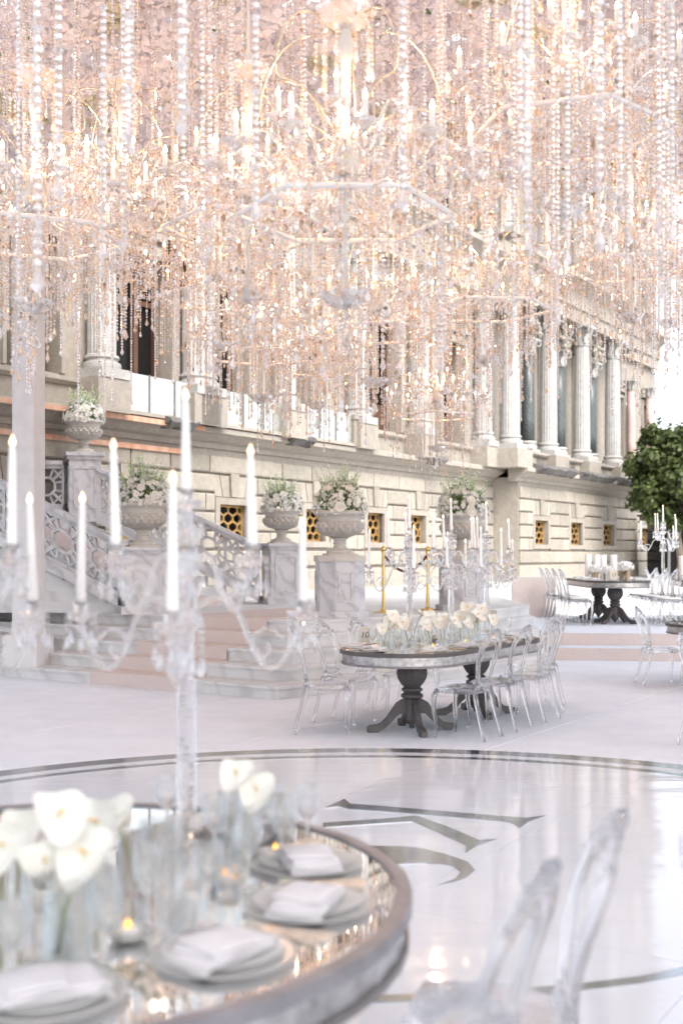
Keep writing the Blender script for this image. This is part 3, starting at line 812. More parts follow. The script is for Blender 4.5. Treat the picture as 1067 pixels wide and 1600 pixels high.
# ------------------------------------------------ tree and glazed kiosk to the right of the palace
def tree(loc):
    t = thing('maple_tree', 'round clipped leafy green tree growing beside the far palace corner', 'tree', loc)
    b = MB(); b.tube([(0, 0, 0), (.06, 0, .8), (-.08, .03, 1.7), (.05, 0, 2.6), (.0, 0, 3.6), (0, 0, 5.0)], [.17, .14, .12, .11, .08, .03], 10)
    for k in range(9):
        a = k * 2.4; z = 2.2 + .25 * k
        b.tube([(0, 0, z), (.5 * math.cos(a), .5 * math.sin(a), z + .35), (1.2 * math.cos(a), 1.2 * math.sin(a), z + .8)], [.06, .04, .015], 6)
    b.build('trunk', M['bark'], t, smooth=True)
    lf = MB(); rnd = random.Random(5)
    clumps = []
    for k in range(150):
        while True:
            p = Vector((rnd.uniform(-1, 1), rnd.uniform(-1, 1), rnd.uniform(-1, 1)))
            if .35 < p.length < 1: break
        clumps.append((Vector((p.x * 1.72, p.y * 1.72, 3.75 + p.z * 1.85)), rnd.uniform(.28, .55)))
    for (c, r) in clumps:
        for k in range(95):
            d = Vector((rnd.gauss(0, 1), rnd.gauss(0, 1), rnd.gauss(0, .8))).normalized()
            p = c + d * r * rnd.uniform(.6, 1.08)
            n = (d + Vector((rnd.uniform(-.7, .7), rnd.uniform(-.7, .7), rnd.uniform(0, .9)))).normalized()
            x = n.orthogonal().normalized(); x = Matrix.Rotation(rnd.uniform(0, 6.28), 3, n) @ x; y = n.cross(x); s = rnd.uniform(.07, .125)
            lf.add([p - x * s, p - y * s * .35 - x * s * .2, p + x * s * .3 - y * s * .8, p + x * s * 1.1, p + x * s * .3 + y * s * .8, p + y * s * .35 - x * s * .2], [(0, 1, 2, 3, 4, 5)])
    lf.build('crown', M['treeleaf'], t)
    return t
tp = at(1062, 865, 40); tree((tp.x, tp.y, TER - .2))
kk = thing('glazed_kiosk', 'low dark glazed kiosk standing behind the tree', 'kiosk', (14.0, 44.5, 0))
MB().box((0, 0, 1.5), (3.6, 3, 3.0)).build('glass_wall', M['darkglass'], kk)
MB().box((0, 0, 3.12), (4.1, 3.5, .24)).build('roof', M['stone'], kk)
for x in (-1.8, -.6, .6, 1.8): MB().box((x, -1.55, 1.5), (.1, .1, 3.0)).build('mullion', M['rim'], kk)

# ------------------------------------------------ platform on the right
pl = thing('platform', 'low two-step platform clad in pale and blush carpet', 'platform'); pl['kind'] = 'structure'; del pl['category']
MB().prism([(3.3, 18.05), (14, 16.9), (14, 23.8), (3.3, 23.8)], .01, .2).build('lower_step', M['blush'], pl)
MB().prism([(3.296, 18.046), (14, 16.896), (14, 18), (3.296, 18.6)], .2, .208).build('step_carpet', M['carpet'], pl)
MB().prism([(3.3, 18.55), (14, 17.4), (14, 23.8), (3.3, 23.8)], .2, .4).build('upper_step', M['blush'], pl)
MB().prism([(3.296, 18.546), (14, 17.396), (14, 23.804), (3.296, 23.804)], .4, .41).build('platform_carpet', M['carpet'], pl)
PZ = .41
ps = thing('fabric_screen', 'low blush fabric screen panel at the platform corner', 'screen', (3.82, 22.9, PZ))
MB().box((0, 0, .4), (.86, .09, .8)).build('panel', M['blush'], ps)
for x in (-.38, .38): MB().box((x, .12, .012), (.06, .4, .024)).build('foot', M['rim'], ps)

# ------------------------------------------------ draped canopy post
dp = thing('canopy_post', 'tall square canopy post wrapped in beige fabric on a boxed base', 'post', (-4.27, 15.72, RISE), math.atan2(U.y, U.x) - PI / 2 + .35)
b = MB(); n = 40; P = []; hts = [.42, .6, 1.5, 3, 5, 6.9]
for i, z in enumerate(hts):
    for k in range(n):
        a = 2 * PI * k / n; q = .17 / max(abs(math.cos(a)), abs(math.sin(a)))
        q = min(q, .225) * (1 + .012 * math.sin(a * 7 + i)) * (1.06 if i == 0 else 1)
        P.append((q * math.cos(a), q * math.sin(a), z))
F = [(i * n + k, i * n + (k + 1) % n, (i + 1) * n + (k + 1) % n, (i + 1) * n + k) for i in range(len(hts) - 1) for k in range(n)]
b.add(P, F + [tuple(range(n - 1, -1, -1))]); b.build('drape', M['drape'], dp)
b = MB(); b.box((0, 0, .2), (.5, .5, .4)); b.box((0, 0, .41), (.46, .46, .03)); b.build('base_box', M['drape'], dp)

# ================================================================== FLOWER CEILING
CEIL = 7.35; CY1 = 17.5
fc = thing('flower_ceiling', 'canopy ceiling packed with blush white hydrangea blossoms', 'canopy', (0, 0, CEIL))
MB().prism([(-7.2, -7.5), (12, -7.5), (12, CY1), (-7.2, CY1)], .12, .125).build('backing_panel', leafy('translucent_backing', (.86, .85, .85), .0, .7), fc)  # made translucent to let daylight in; unseen reach extended to shade the floor
frm = MB()
for (a, c) in (((-7.2, -7.5), (12, -7.5)), ((12, -7.5), (12, CY1)), ((12, CY1), (-7.2, CY1)), ((-7.2, CY1), (-7.2, -7.5))):
    frm.bar((*a, .3), (*c, .3), .16, .3)
frm.build('frame', M['rim'], fc)
def hydrangea(rnd, r, n):
    """a mop-head of four-petalled florets, opening downward"""
    b = MB()
    for k in range(n):
        zz = 1 - 1.45 * (k + .5) / n; a = k * 2.39996; q = math.sqrt(max(0, 1 - zz * zz))
        d = Vector((q * math.cos(a), q * math.sin(a), -zz)); d += Vector((rnd.uniform(-.16, .16), rnd.uniform(-.16, .16), rnd.uniform(-.16, .16))); d.normalize()
        p = Vector((d.x * r, d.y * r, d.z * r * .78)) * rnd.uniform(.86, 1.08)
        x = Matrix.Rotation(rnd.uniform(0, 6.28), 3, d) @ d.orthogonal().normalized(); y = d.cross(x); s = r * rnd.uniform(.22, .31)
        t = d * s * .25
        b.add([p, p + x * s + t, p + (x + y) * s * .55 + t * .3, p + y * s - t, p + (y - x) * s * .55, p - x * s + t, p - (x + y) * s * .55, p - y * s - t, p + (x - y) * s * .55],
              [(0, 8, 1, 2), (0, 2, 3, 4), (0, 4, 5, 6), (0, 6, 7, 8)])
    return b
rnd = random.Random(3)
HB = [hydrangea(rnd, .19, 44) for k in range(6)]
HM = [b.mesh('hydrangea_head', M['petal'] if i < 5 else M['petal2']) for i, b in enumerate(HB)]
spots = []
y = -7.3; r_ = 0
while y < CY1 - .02:
    x = -7.1 + (.13 if r_ % 2 else 0)
    while x < 11.9:
        spots.append((x + rnd.uniform(-.07, .07), y + rnd.uniform(-.07, .07))); x += .265
    y += .235; r_ += 1
mass = MB(); mass2 = MB(); nh = 0
vis = []
for (x, y) in spots:
    if y > 12.3:
        px = CX + x / y * FPX
        if 0 < px < 1067: vis.append((y, x))
near = set(sorted(vis)[:290])
for (x, y) in spots:
    if (y < 9 or x > 7) and rnd.random() < .55: continue
    k = rnd.choice((0, 1, 2, 3, 4, 0, 1, 2, 3, 4, 0, 1, 2, 3, 5)); z = rnd.uniform(-.17, .1); sc = rnd.uniform(.7, 1.3); rz = rnd.uniform(0, 6.28)
    if (y, x) in near:
        o = link('hydrangea_head', HM[k], fc, (x, y, z), (rnd.uniform(-.3, .3), rnd.uniform(-.3, .3), rz)); o.scale = (sc,) * 3
    else:
        b = HB[k]; c, s = math.cos(rz) * sc, math.sin(rz) * sc
        (mass2 if k == 5 else mass).add([(x + p[0] * c - p[1] * s, y + p[0] * s + p[1] * c, z + p[2] * sc) for p in b.v], b.f)
tag(mass.build('blossom_mass', M['petal'], fc), kind='stuff'); tag(mass2.build('blossom_mass', M['petal2'], fc), kind='stuff')
# sparse dark leaves peeping through
lv = MB()
for k in range(420):
    x, y = rnd.uniform(-7, 7), rnd.uniform(8, CY1); p = Vector((x, y, rnd.uniform(-.14, .0)))
    n = Vector((rnd.uniform(-1, 1), rnd.uniform(-1, 1), -1)).normalized(); a = n.orthogonal().normalized(); c = n.cross(a); s = rnd.uniform(.05, .1)
    lv.add([p - a * s, p - c * s * .45, p + a * s, p + c * s * .45], [(0, 1, 2, 3)])
tag(lv.build('leaves', M['leaf'], fc), kind='stuff')

# ================================================================== CHANDELIERS
def flame_mesh(r, h):
    b = MB(); b.lathe([(r * .35, 0), (r * .9, h * .18), (r, h * .35), (r * .62, h * .62), (r * .22, h * .87), (.0004, h)], 8); return b
def make_chandelier():
    t = thing('chandelier', 'x', 'chandelier')
    b = MB(); b.lathe([(.012, 3.2), (.012, 1.2), (.03, 1.15), (.014, 1.1), (.014, 1.06), (.06, 1.02), (.03, .98), (.022, .95), (.055, .85), (.03, .75), (.022, .4), (.07, .28), (.09, .16), (.05, .05), (.022, -.02), (.022, -.55), (.06, -.6), (.02, -.66)][::-1], 12)
    b.build('stem', M['pearl'], t, smooth=True)
    b = MB(); b.lathe([(.02, -.66), (.08, -.645), (.12, -.6), (.135, -.57), (.12, -.565), (.06, -.59), (.03, -.6)], 18, mod=lambda a, i, z: 1 + .06 * math.cos(9 * a)); b.build('bottom_bowl', M['crystal'], t)
    b = MB(); b.lathe([(.02, .94), (.1, .97), (.17, 1.03), (.175, 1.05), (.1, 1.0), (.02, .98)], 18, mod=lambda a, i, z: 1 + .06 * math.cos(9 * a)); b.build('crown_bowl', M['crystal'], t)
    hexr = .62
    for k in range(6):
        a0, a1 = k * PI / 3, (k + 1) * PI / 3
        b = MB(); b.tube([(hexr * math.cos(a0), hexr * math.sin(a0), -.12), (hexr * math.cos(a1), hexr * math.sin(a1), -.12)], .015, 6); b.build('ring_rod', M['wax'], t)
    arm1 = MB(); P = []
    for i in range(17):
        u = i / 16; P.append((.05 + .69 * u, 0, .12 + .16 * math.sin(u * PI * 2.0 + PI) * (1 - .2 * u) - .02 * u))
    arm1.tube(P, [.013] * 17, 6); arm1m = arm1.mesh('arm', M['crystalglass'], True)
    arm2 = MB(); P2 = [(.05 + .36 * i / 12, 0, .34 + .13 * math.sin(i / 12 * PI * 2 + PI)) for i in range(13)]
    arm2.tube(P2, .011, 6); arm2m = arm2.mesh('arm', M['crystalglass'], True)
    gm = MB(); 
    for i in range(13):
        u = i / 12; 
    gs = [(.06 + .5 * math.sin(u * PI * .9) , 0, .3 + .62 * u + .08 * math.sin(u * 9)) for u in [i / 14 for i in range(15)]]
    gm.tube(gs, .006, 5); gsm = gm.mesh('gilt_scroll', M['gilt'], True)
    cup = MB(); cup.lathe([(.012, -.03), (.02, -.015), (.06, 0), (.075, .018), (.07, .02), (.03, .006), (.02, .012), (.022, .03), (.012, .032)], 10, mod=lambda a, i, z: 1 + (.08 * math.cos(5 * a) if i in (2, 3, 4) else 0)); cupm = cup.mesh('drip_pan', M['crystal'])
    cn = MB(); cn.lathe([(.0155, .02), (.0155, .03), (.0145, .125), (.012, .13)], 10); cnm = cn.mesh('candle_sleeve', M['wax'], True, 50)
    bm_ = flame_mesh(.013, .055).mesh('candle_bulb', M['bulb'], True)
    fr = MB(); rr = random.Random(8)
    for k in range(9):
        a = k * 2 * PI / 9
        fr.octa((.068 * math.cos(a), .068 * math.sin(a), -.02), .006, .008, n=4); fr.drop((.068 * math.cos(a), .068 * math.sin(a), -.028), .009, .05 + .02 * (k % 2), a)
    frm_ = fr.mesh('pan_drops', M['crystal'])
    for k in range(18):
        big = k < 12
        a = (k * 2 * PI / 12 + .13) if big else ((k - 12) * 2 * PI / 6 + .4)
        am = link('arm', arm1m if big else arm2m, t, rot=(0, 0, a))
        x, z = (P[-1][0], P[-1][2]) if big else (P2[-1][0], P2[-1][2])
        for (nm, me, dz) in (('drip_pan', cupm, 0), ('candle_sleeve', cnm, 0), ('candle_bulb', bm_, .128), ('pan_drops', frm_, 0)):
            q = link(nm, me, am, (x, 0, z + .03 + dz))
    for k in range(5): link('gilt_scroll', gsm, t, rot=(0, 0, k * PI / 2.5 + .2))
    # crystal: chains from the crown to the ring, basket under the ring, fringes of drops
    c = MB(); rr = random.Random(21)
    def chain(f, n, r=.011, mat=None):
        for i in range(n):
            p = f(i / (n - 1)); c.octa(p, r * rr.uniform(.85, 1.2), r * 1.25, rr.uniform(0, 1.5), n=5 if i % 3 else 4)
    def hang(r, z, n, l0, l1, jit):
        for k in range(n):
            a = 2 * PI * k / n + rr.uniform(-.06, .06); rj = r + rr.uniform(-jit, jit); x, y = rj * math.cos(a), rj * math.sin(a)
            zz = z + rr.uniform(-.04, .04); end = zz - rr.uniform(l0, l1); i = 0
            while zz > end:
                if i % 8 == 5: c.octa((x, y, zz - .016), .014, .026, rr.uniform(0, 1.5), n=6); zz -= .05
                else: c.octa((x, y, zz), .0115, .0125, rr.uniform(0, 1.5), n=5); zz -= .0255
                i += 1
            c.drop((x, y, zz + .012), rr.uniform(.013, .021), rr.uniform(.06, .1), rr.uniform(0, 1))
    hang(.80, .07, 27, .18, .6, .05); hang(.64, .0, 20, .3, .8, .06); hang(.46, .05, 16, .5, 1.0, .06); hang(.27, .1, 11, .6, 1.12, .05); hang(.12, -.3, 7, .45, .85, .04)
    hang(.17, 1.0, 10, .1, .3, .02); hang(.42, .36, 14, .1, .3, .05)
    for k in range(3):                           # suspension strings up to the ceiling
        a = 2 * PI * k / 3 + rr.uniform(-.5, .5); rj = rr.choice((.34, .56, .72, .8)); x, y = rj * math.cos(a), rj * math.sin(a); zz = .12
        while zz < 2.62: c.octa((x, y, zz), .0125, .0135, rr.uniform(0, 1.5), n=5); zz += .027
    def chain(f, n, r=.011):
        for i in range(n):
            p = f(i / (n - 1)); c.octa(p, r * rr.uniform(.85, 1.2), r * 1.25, rr.uniform(0, 1.5), n=5)
    for k in range(12):                          # swags from arm to arm
        a0, a1 = 2 * PI * k / 12 + .13, 2 * PI * (k + 1) / 12 + .13
        chain(lambda u: (.73 * math.cos(a0 + (a1 - a0) * u), .73 * math.sin(a0 + (a1 - a0) * u), .1 - .16 * math.sin(u * PI)), 15)
    for k in range(60):
        a = rr.uniform(0, 6.28); u = rr.random(); r = .78 * math.sqrt(rr.random()) * (1 - .5 * u); z = .3 - .8 * u
        c.octa((r * math.cos(a), r * math.sin(a), z), rr.uniform(.009, .018), rr.uniform(.014, .035), rr.uniform(0, 1.5), n=4)
    tag(c.build('crystal_drops', M['crystal'], t), kind='stuff')
    b = MB(); b.octa((0, 0, -.7), .03, .03, n=8); b.octa((0, 0, -.76), .02, .03, n=6); b.drop((0, 0, -.78), .045, .15, n=8); b.build('bottom_pendant', M['crystalglass'], t)
    return freeze(t)
ch0 = make_chandelier(); chs = []
CHW = ['the monogram of the dance floor', 'the dance floor rim towards the draped post', 'the lone chair side of the dance floor',
       'the middle of table 10', 'the marble steps behind table 10', 'the number card end of table 10', 'the dance floor between monogram and far ring',
       'the lower corner of the carpeted steps', 'the carpet beside the chairs of table 10', 'the carpet between dance floor and steps',
       'the carpet before the draped post', 'the chairs in front of the platform', 
       'the end chair of table 10', 'the steps below the octagonal pedestal']
#        px   candle y  distance  scale
CHP = [(540, 262, 6.6, 1.0), (55, 312, 8.2, 1.0), (885, 140, 7.2, 1.0), (762, 440, 11.0, 1.0), (682, 622, 15.8, .92), (585, 478, 11.4, 1.0), (388, 300, 8.4, 1.0),
       (408, 520, 13.2, 1.0), (985, 375, 11.2, 1.0), (190, 285, 10.2, 1.0), (100, 330, 12.8, .95), (1045, 405, 13.6, 1.0), (340, 425, 11.2, .95), (495, 545, 14.6, .95)]
SIL = [(-60, 505), (0, 500), (130, 490), (250, 470), (268, 400), (300, 470), (320, 600), (430, 640), (500, 590), (560, 620), (620, 700), (740, 710), (760, 600), (850, 540), (905, 520), (960, 560), (1067, 570), (1130, 570)]
for i, (px, py, d, s) in enumerate(CHP):
    p = at(px, py, d)
    o = place(ch0, chs, (p.x, p.y, p.z - .15 * s), i * .37, 'crystal chandelier with lit candle bulbs hanging above ' + CHW[i], 'crystal chandeliers under the flower ceiling', s)
    ld = bpy.data.lights.new('chandelier_glow', 'POINT'); ld.energy = 26; ld.color = (1.0, .57, .32); ld.shadow_soft_size = .05
    lo = bpy.data.objects.new('chandelier_glow', ld); COL.objects.link(lo); lo.parent = o; lo.location = (0, 0, .5)
# ---- suspension rods are part of each chandelier's stem; long bead strands hang between them
def sil(px):
    for (a, b) in zip(SIL, SIL[1:]):
        if a[0] <= px <= b[0]: return a[1] + (b[1] - a[1]) * (px - a[0]) / (b[0] - a[0])
    return 480
STR = {}
def strand_mesh(L_, r):
    key = (L_, r)
    if key in STR: return STR[key]
    b = MB(); z = 0; k = 0; rr = random.Random(int(L_ * 10) + int(r * 1000))
    b.tube([(0, 0, .0), (0, 0, L_)], .0012, 3)
    b.drop((0, 0, .012), r * 1.5, r * 6.0, .3)
    z = r
    while z < L_:
        if k % 9 == 4: b.octa((0, 0, z), r * 1.25, r * 1.5, n=6); z += r * 2.9
        else: b.bead((0, 0, z), r * .92, r * .98); z += r * 2.02
        k += 1
    STR[key] = b.mesh('bead_strand', M['beads']); return STR[key]
rs = random.Random(17); ns = 0
SG = 'bead strands hanging from the flower ceiling'
def strand(x, y, zb, r):
    L_ = math.ceil((CEIL - zb) / .4) * .4
    o = link('bead_strand', strand_mesh(round(L_, 1), r), None, (x, y, zb), (0, 0, rs.uniform(0, 6)))
    tag(o, 'long string of clear crystal beads hanging from the flower ceiling', 'bead strand', SG)
def bunch(px, py, d, n, r=.013, spread=.3):
    """strands in a loose bunch whose longest tip is seen at px, py"""
    p = at(px, py, d)
    for k in range(max(2, round(n * .65))): strand(p.x + rs.uniform(-spread, spread), d + rs.uniform(-spread, spread), p.z + (0 if k == 0 else rs.uniform(0, .75)), r)
for (px, py, d, n) in ((112, 640, 9.5, 4), (75, 600, 9.8, 4), (150, 625, 9.2, 4), (232, 585, 10.5, 5), (212, 620, 12.0, 3), (180, 640, 12.5, 4), (48, 600, 11, 4), (265, 590, 12.5, 3), (327, 640, 14, 4), (372, 640, 14.0, 4),
                       (470, 640, 12.5, 4), (515, 650, 13, 3), (578, 672, 12, 4), (820, 560, 10.8, 5), (855, 560, 11.5, 4), (785, 650, 12.5, 3), (870, 620, 12.5, 3), (905, 565, 12, 5), (985, 640, 12.5, 6), (1010, 630, 13, 5), (1045, 640, 13, 5), (950, 630, 13.5, 4), (1060, 600, 11, 3), (740, 640, 12, 3)):
    bunch(px, py, d, n)
for k in range(84):
    d = rs.choice((4.6, 5.3, 6.2, 6.8, 7.6, 8.4, 9.4, 10.4, 11.5, 12.6, 13.8)) + rs.uniform(-.3, .3)
    px = rs.uniform(-10, 1080)
    if d < 6 and 200 < px < 760 and rs.random() < .5: px = rs.choice((rs.uniform(0, 210), rs.uniform(760, 1067)))
    yb = min(sil(px) - rs.uniform(10, 330), 560)
    if d < 6: yb = min(yb, rs.uniform(280, 460))
    p = at(px, yb, d)
    if p.z > CEIL - .5: continue
    strand(p.x, p.y, p.z, .015 if rs.random() < .6 else .019)

# black loudspeaker hung at the canopy edge
p = at(272, 450, 17.0)
sp = thing('hanging_speaker', 'black loudspeaker hanging at the back edge of the flower ceiling', 'speaker', (p.x, p.y, p.z), .5)
b = MB(); b.prism([(-.13, -.16), (.13, -.16), (.15, -.1), (.1, .16), (-.1, .16), (-.15, -.1)], 0, .66); b.build('cabinet', M['black'], sp)
MB().box((0, -.166, .33), (.22, .012, .58)).build('grille', pm('speaker_mesh', (.03, .03, .03), .7, bump=.6, bscale=300), sp)
b = MB(); b.tube([(0, 0, .64), (0, 0, CEIL - p.z + .15)], .012, 6); b.build('hanging_cable', M['black'], sp)

# ================================================================== URNS, PEDESTALS, BOUQUETS
def make_urn():
    t = thing('stone_urn', 'x', 'urn')
    n = 20
    gad = lambda a, i, z: 1 + .2 * (abs(math.sin(n / 2 * (a + z * 2.6))) - .6) * (1 if i < 7 else 0)
    b = MB(); pr = [(.11, .24), (.16, .255), (.25, .285), (.32, .33), (.352, .39), (.355, .44), (.335, .475), (.32, .48)]
    b.lathe(pr, 108, mod=gad); b.build('bowl', M['urn'], t, smooth=True, auto=50)
    b = MB(); b.lathe([(.315, .475), (.32, .52), (.33, .55), (.36, .575), (.392, .59), (.4, .61), (.392, .635), (.375, .64), (.36, .63), (.34, .56), (.1, .54)], 48, mod=lambda a, i, z: 1 + (.012 * math.sin(26 * a) if i in (4, 5) else 0)); b.build('rim', M['urn'], t, smooth=True, auto=50)
    b = MB(); b.lathe([(.2, .0), (.21, .02), (.2, .05), (.14, .07), (.1, .1), (.09, .14), (.105, .15), (.105, .165), (.09, .175), (.1, .21), (.14, .235), (.11, .25)], 32); b.build('foot', M['urn'], t, smooth=True, auto=45)
    MB().box((0, 0, -.012), (.44, .44, .03)).build('base_slab', M['urn'], t)
    return freeze(t)
def make_pedestal(oct_=False):
    t = thing('stone_pedestal', 'x', 'pedestal'); H = 1.0
    if oct_:
        def oc(r, z0, z1): return MB().prism([(r * x, r * y) for (x, y) in ((1, .42), (.42, 1), (-.42, 1), (-1, .42), (-1, -.42), (-.42, -1), (.42, -1), (1, -.42))], z0, z1)
        oc(.31, .1, .9).build('body', M['marble'], t); oc(.36, 0, .1).build('plinth', M['marble'], t); oc(.33, .9, 1.0).build('cap', M['urn'], t)
        for k in range(4):
            a = k * PI / 2
            b = MB()
            for (x0, x1, z0, z1) in ((-.1, .1, .25, .28), (-.1, .1, .72, .75), (-.1, -.07, .28, .72), (.07, .1, .28, .72)):
                b.box((.316 * math.cos(a) - (x0 + x1) / 2 * math.sin(a), .316 * math.sin(a) + (x0 + x1) / 2 * math.cos(a), (z0 + z1) / 2), (.02, x1 - x0, z1 - z0), a)
            b.build('panel_frame', M['marble'], t)
    else:
        MB().box((0, 0, .5), (.56, .56, .8)).build('body', M['marble'], t); MB().box((0, 0, .06), (.68, .68, .12)).build('plinth', M['marble'], t)
        b = MB(); b.box((0, 0, .925), (.62, .62, .05)); b.box((0, 0, .975), (.68, .68, .05)); b.build('cap', M['marble'], t)
        for k in range(4):
            a = k * PI / 2; b = MB()
            for (x0, x1, z0, z1) in ((-.2, .2, .2, .235), (-.2, .2, .765, .8), (-.2, -.165, .235, .765), (.165, .2, .235, .765)):
                b.box((.285 * math.cos(a) - (x0 + x1) / 2 * math.sin(a), .285 * math.sin(a) + (x0 + x1) / 2 * math.cos(a), (z0 + z1) / 2), (.02, x1 - x0, z1 - z0), a)
            b.build('panel_frame', M['marble'], t)
    return freeze(t)
def rose_mesh():
    b = MB(); rr = random.Random(2)
    for (n, r, h, tilt) in ((3, .012, .03, .2), (4, .024, .03, .6), (5, .036, .026, 1.0)):
        for k in range(n):
            a = 2 * PI * k / n + r * 40; c, s = math.cos(a), math.sin(a); w = r * 1.1
            base = Vector((c * r * .3, s * r * .3, 0)); tn = Vector((-s, c, 0)); o = Vector((c, s, 0))
            b.add([base - tn * w * .5, base + tn * w * .5, base + o * r * tilt * .9 + tn * w + Vector((0, 0, h * .8)), base + o * r * tilt * 1.25 + Vector((0, 0, h)), base + o * r * tilt * .9 - tn * w + Vector((0, 0, h * .8))], [(0, 1, 2, 3, 4)])
    b.lathe([(.006, 0), (.03, .008), (.03, .014), (.008, .026)], 8)
    return b
ROSE = rose_mesh().mesh('rose', M['rose'])
def make_bouquet(seed):
    rr = random.Random(seed); t = thing('bouquet', 'x', 'bouquet')
    lf = MB()
    def leaf(b, p, d, L_, w):
        d = d.normalized(); x = d.orthogonal().normalized(); x = Matrix.Rotation(rr.uniform(0, 6.28), 3, d) @ x
        b.add([p, p + d * L_ * .45 + x * w, p + d * L_, p + d * L_ * .45 - x * w], [(0, 1, 2, 3)])
    def dome(rmin=.5, rmax=1.0):
        a = rr.uniform(0, 6.28); e = math.asin(rr.uniform(-.12, 1))
        return Vector((math.cos(a) * math.cos(e), math.sin(a) * math.cos(e), math.sin(e))), rr.uniform(rmin, rmax)
    for k in range(620):
        d, q = dome(.4, 1.06); p = Vector((d.x * .36, d.y * .36, d.z * .42 + .06)) * q
        leaf(lf, p, d + Vector((rr.uniform(-.6, .6), rr.uniform(-.6, .6), rr.uniform(-.2, .7))), rr.uniform(.04, .09), rr.uniform(.008, .018))
    lf.build('foliage', M['leaf'], t)
    spg = MB(); fl = MB()
    def floret(b, p, n, s):
        n = n.normalized(); x = Matrix.Rotation(rr.uniform(0, 6.28), 3, n) @ n.orthogonal().normalized(); y = n.cross(x)
        P = [p]; F = []
        for k in range(5):
            a = 2 * PI * k / 5
            for (da, ra, up_) in ((-.5, .75, .2), (0, 1.0, .35), (.5, .75, .2)): P.append(p + (x * math.cos(a + da) + y * math.sin(a + da)) * s * ra + n * s * up_)
            F.append((0, 1 + k * 3, 2 + k * 3, 3 + k * 3))
        b.add(P, F)
    for k in range(60):                               # upright sprigs with small bells
        a = rr.uniform(0, 6.28); tl = rr.uniform(.05, .75); h = rr.uniform(.4, .74) * (1 - .28 * tl)
        d = Vector((math.cos(a) * tl, math.sin(a) * tl, 1)).normalized(); b0 = Vector((math.cos(a) * .18 * tl, math.sin(a) * .18 * tl, .12))
        pts = [b0 + d * h * u + Vector((0, 0, -.05 * u * u * tl)) for u in (0, .35, .7, 1)]
        spg.tube(pts, [.005, .004, .003, .001], 4)
        for j in range(26):
            u = .35 + .65 * j / 26; p = b0 + d * h * u; o = Vector((rr.uniform(-1, 1), rr.uniform(-1, 1), rr.uniform(.0, .8)))
            leaf(spg, p, o, rr.uniform(.02, .05) * (1.25 - u * .7), .008)
            if rr.random() < .5: floret(fl, p + o.normalized() * .018, o, rr.uniform(.012, .02) * (1.3 - .5 * u))
    tag(spg.build('sprigs', M['sprig'], t), kind='stuff')
    for k in range(400):
        d, q = dome(.93, 1.14); p = Vector((d.x * .38, d.y * .38, d.z * .42 + .05)) * q
        if d.z > .85 and rr.random() < .5: continue
        floret(fl, p, d + Vector((0, 0, .2)), rr.uniform(.024, .044))
    tag(fl.build('small_blossoms', M['white_petal'], t), kind='stuff')
    for k in range(40):
        d, q = dome(.98, 1.12); p = Vector((d.x * .37, d.y * .37, d.z * .38 + .06)) * q
        o = link('rose', ROSE, t, p); o.rotation_euler = d.to_track_quat('Z', 'Y').to_euler(); o.scale = (rr.uniform(.8, 1.45),) * 3
    return freeze(t)
urn0 = make_urn(); ped0 = make_pedestal(); pedo = make_pedestal(True); uu, pp_, po_ = [], [], []
bq = [make_bouquet(s) for s in (4, 9, 14)]; bu = [[], [], []]
URN = [(131, 20.5, 3.46, .88, 0, 'at the top of the rear balustrade', .3, LV),
       (223, 17.0, 1.775, .98, 0, 'at the foot of the front balustrade', .35, TER),
       (440, 20.35, 1.86, .9, 0, 'at the foot of the rear balustrade', .35, TER),
       (531, 16.0, 1.655, .92, 1, 'beside the brass stanchions and carpeted steps', .25, TER),
       (723, 18.0, 1.65, .98, 1, 'behind the candelabra of table 10', .3, TER)]
for i, (px, d, zf, s, oc, where, rz, zb) in enumerate(URN):
    x = (px - CX) / FPX * d
    u = place(urn0, uu, (x, d, zf + .024), rz, 'fluted stone urn holding white flowers ' + where, None, s)
    pr, pu = (pedo, po_) if oc else (ped0, pp_)
    o = place(pr, pu, (x, d, zb), rz, ('octagonal panelled marble pedestal ' if oc else 'square panelled marble pedestal ') + where)
    o.scale = (s * 1.12, s * 1.12, zf - zb)
    k = i % 3
    o = place(bq[k], bu[k], (x, d, zf + .024 + .6 * s), rz + i, 'white roses and sprigs in the urn ' + where, None, s)

# brass stanchions with a dark red rope
st = thing('stanchion', 'x', 'stanchion')
b = MB(); b.lathe([(.15, 0), (.15, .015), (.05, .03), (.03, .05)], 24); b.build('base', M['brass'], st, smooth=True, auto=40)
b = MB(); b.lathe([(.024, .03), (.024, .88), (.032, .885), (.032, .91), (.024, .915)], 16); b.build('pole', M['brass'], st, smooth=True, auto=40)
b = MB(); b.lathe([(.02, .91), (.036, .93), (.042, .95), (.036, .975), (.015, .99)], 14); b.build('knob', M['brass'], st, smooth=True)
freeze(st); su = []
q0, q1 = at(599, 0, 17.2), at(668, 0, 17.9)
for q in (q0, q1): place(st, su, (q.x, q.y, TER), 0, 'polished brass rope stanchion on the terrace behind table 10', 'brass stanchions')
b = MB(); N_ = 15
b.tube([(q0.x + (q1.x - q0.x) * i / N_, q0.y + (q1.y - q0.y) * i / N_, TER + .87 - .26 * (1 - (2 * i / N_ - 1) ** 2)) for i in range(N_ + 1)], .02, 8)
tag(b.build('barrier_rope', M['rope'], smooth=True), 'dark red rope sagging between two brass stanchions', 'rope')

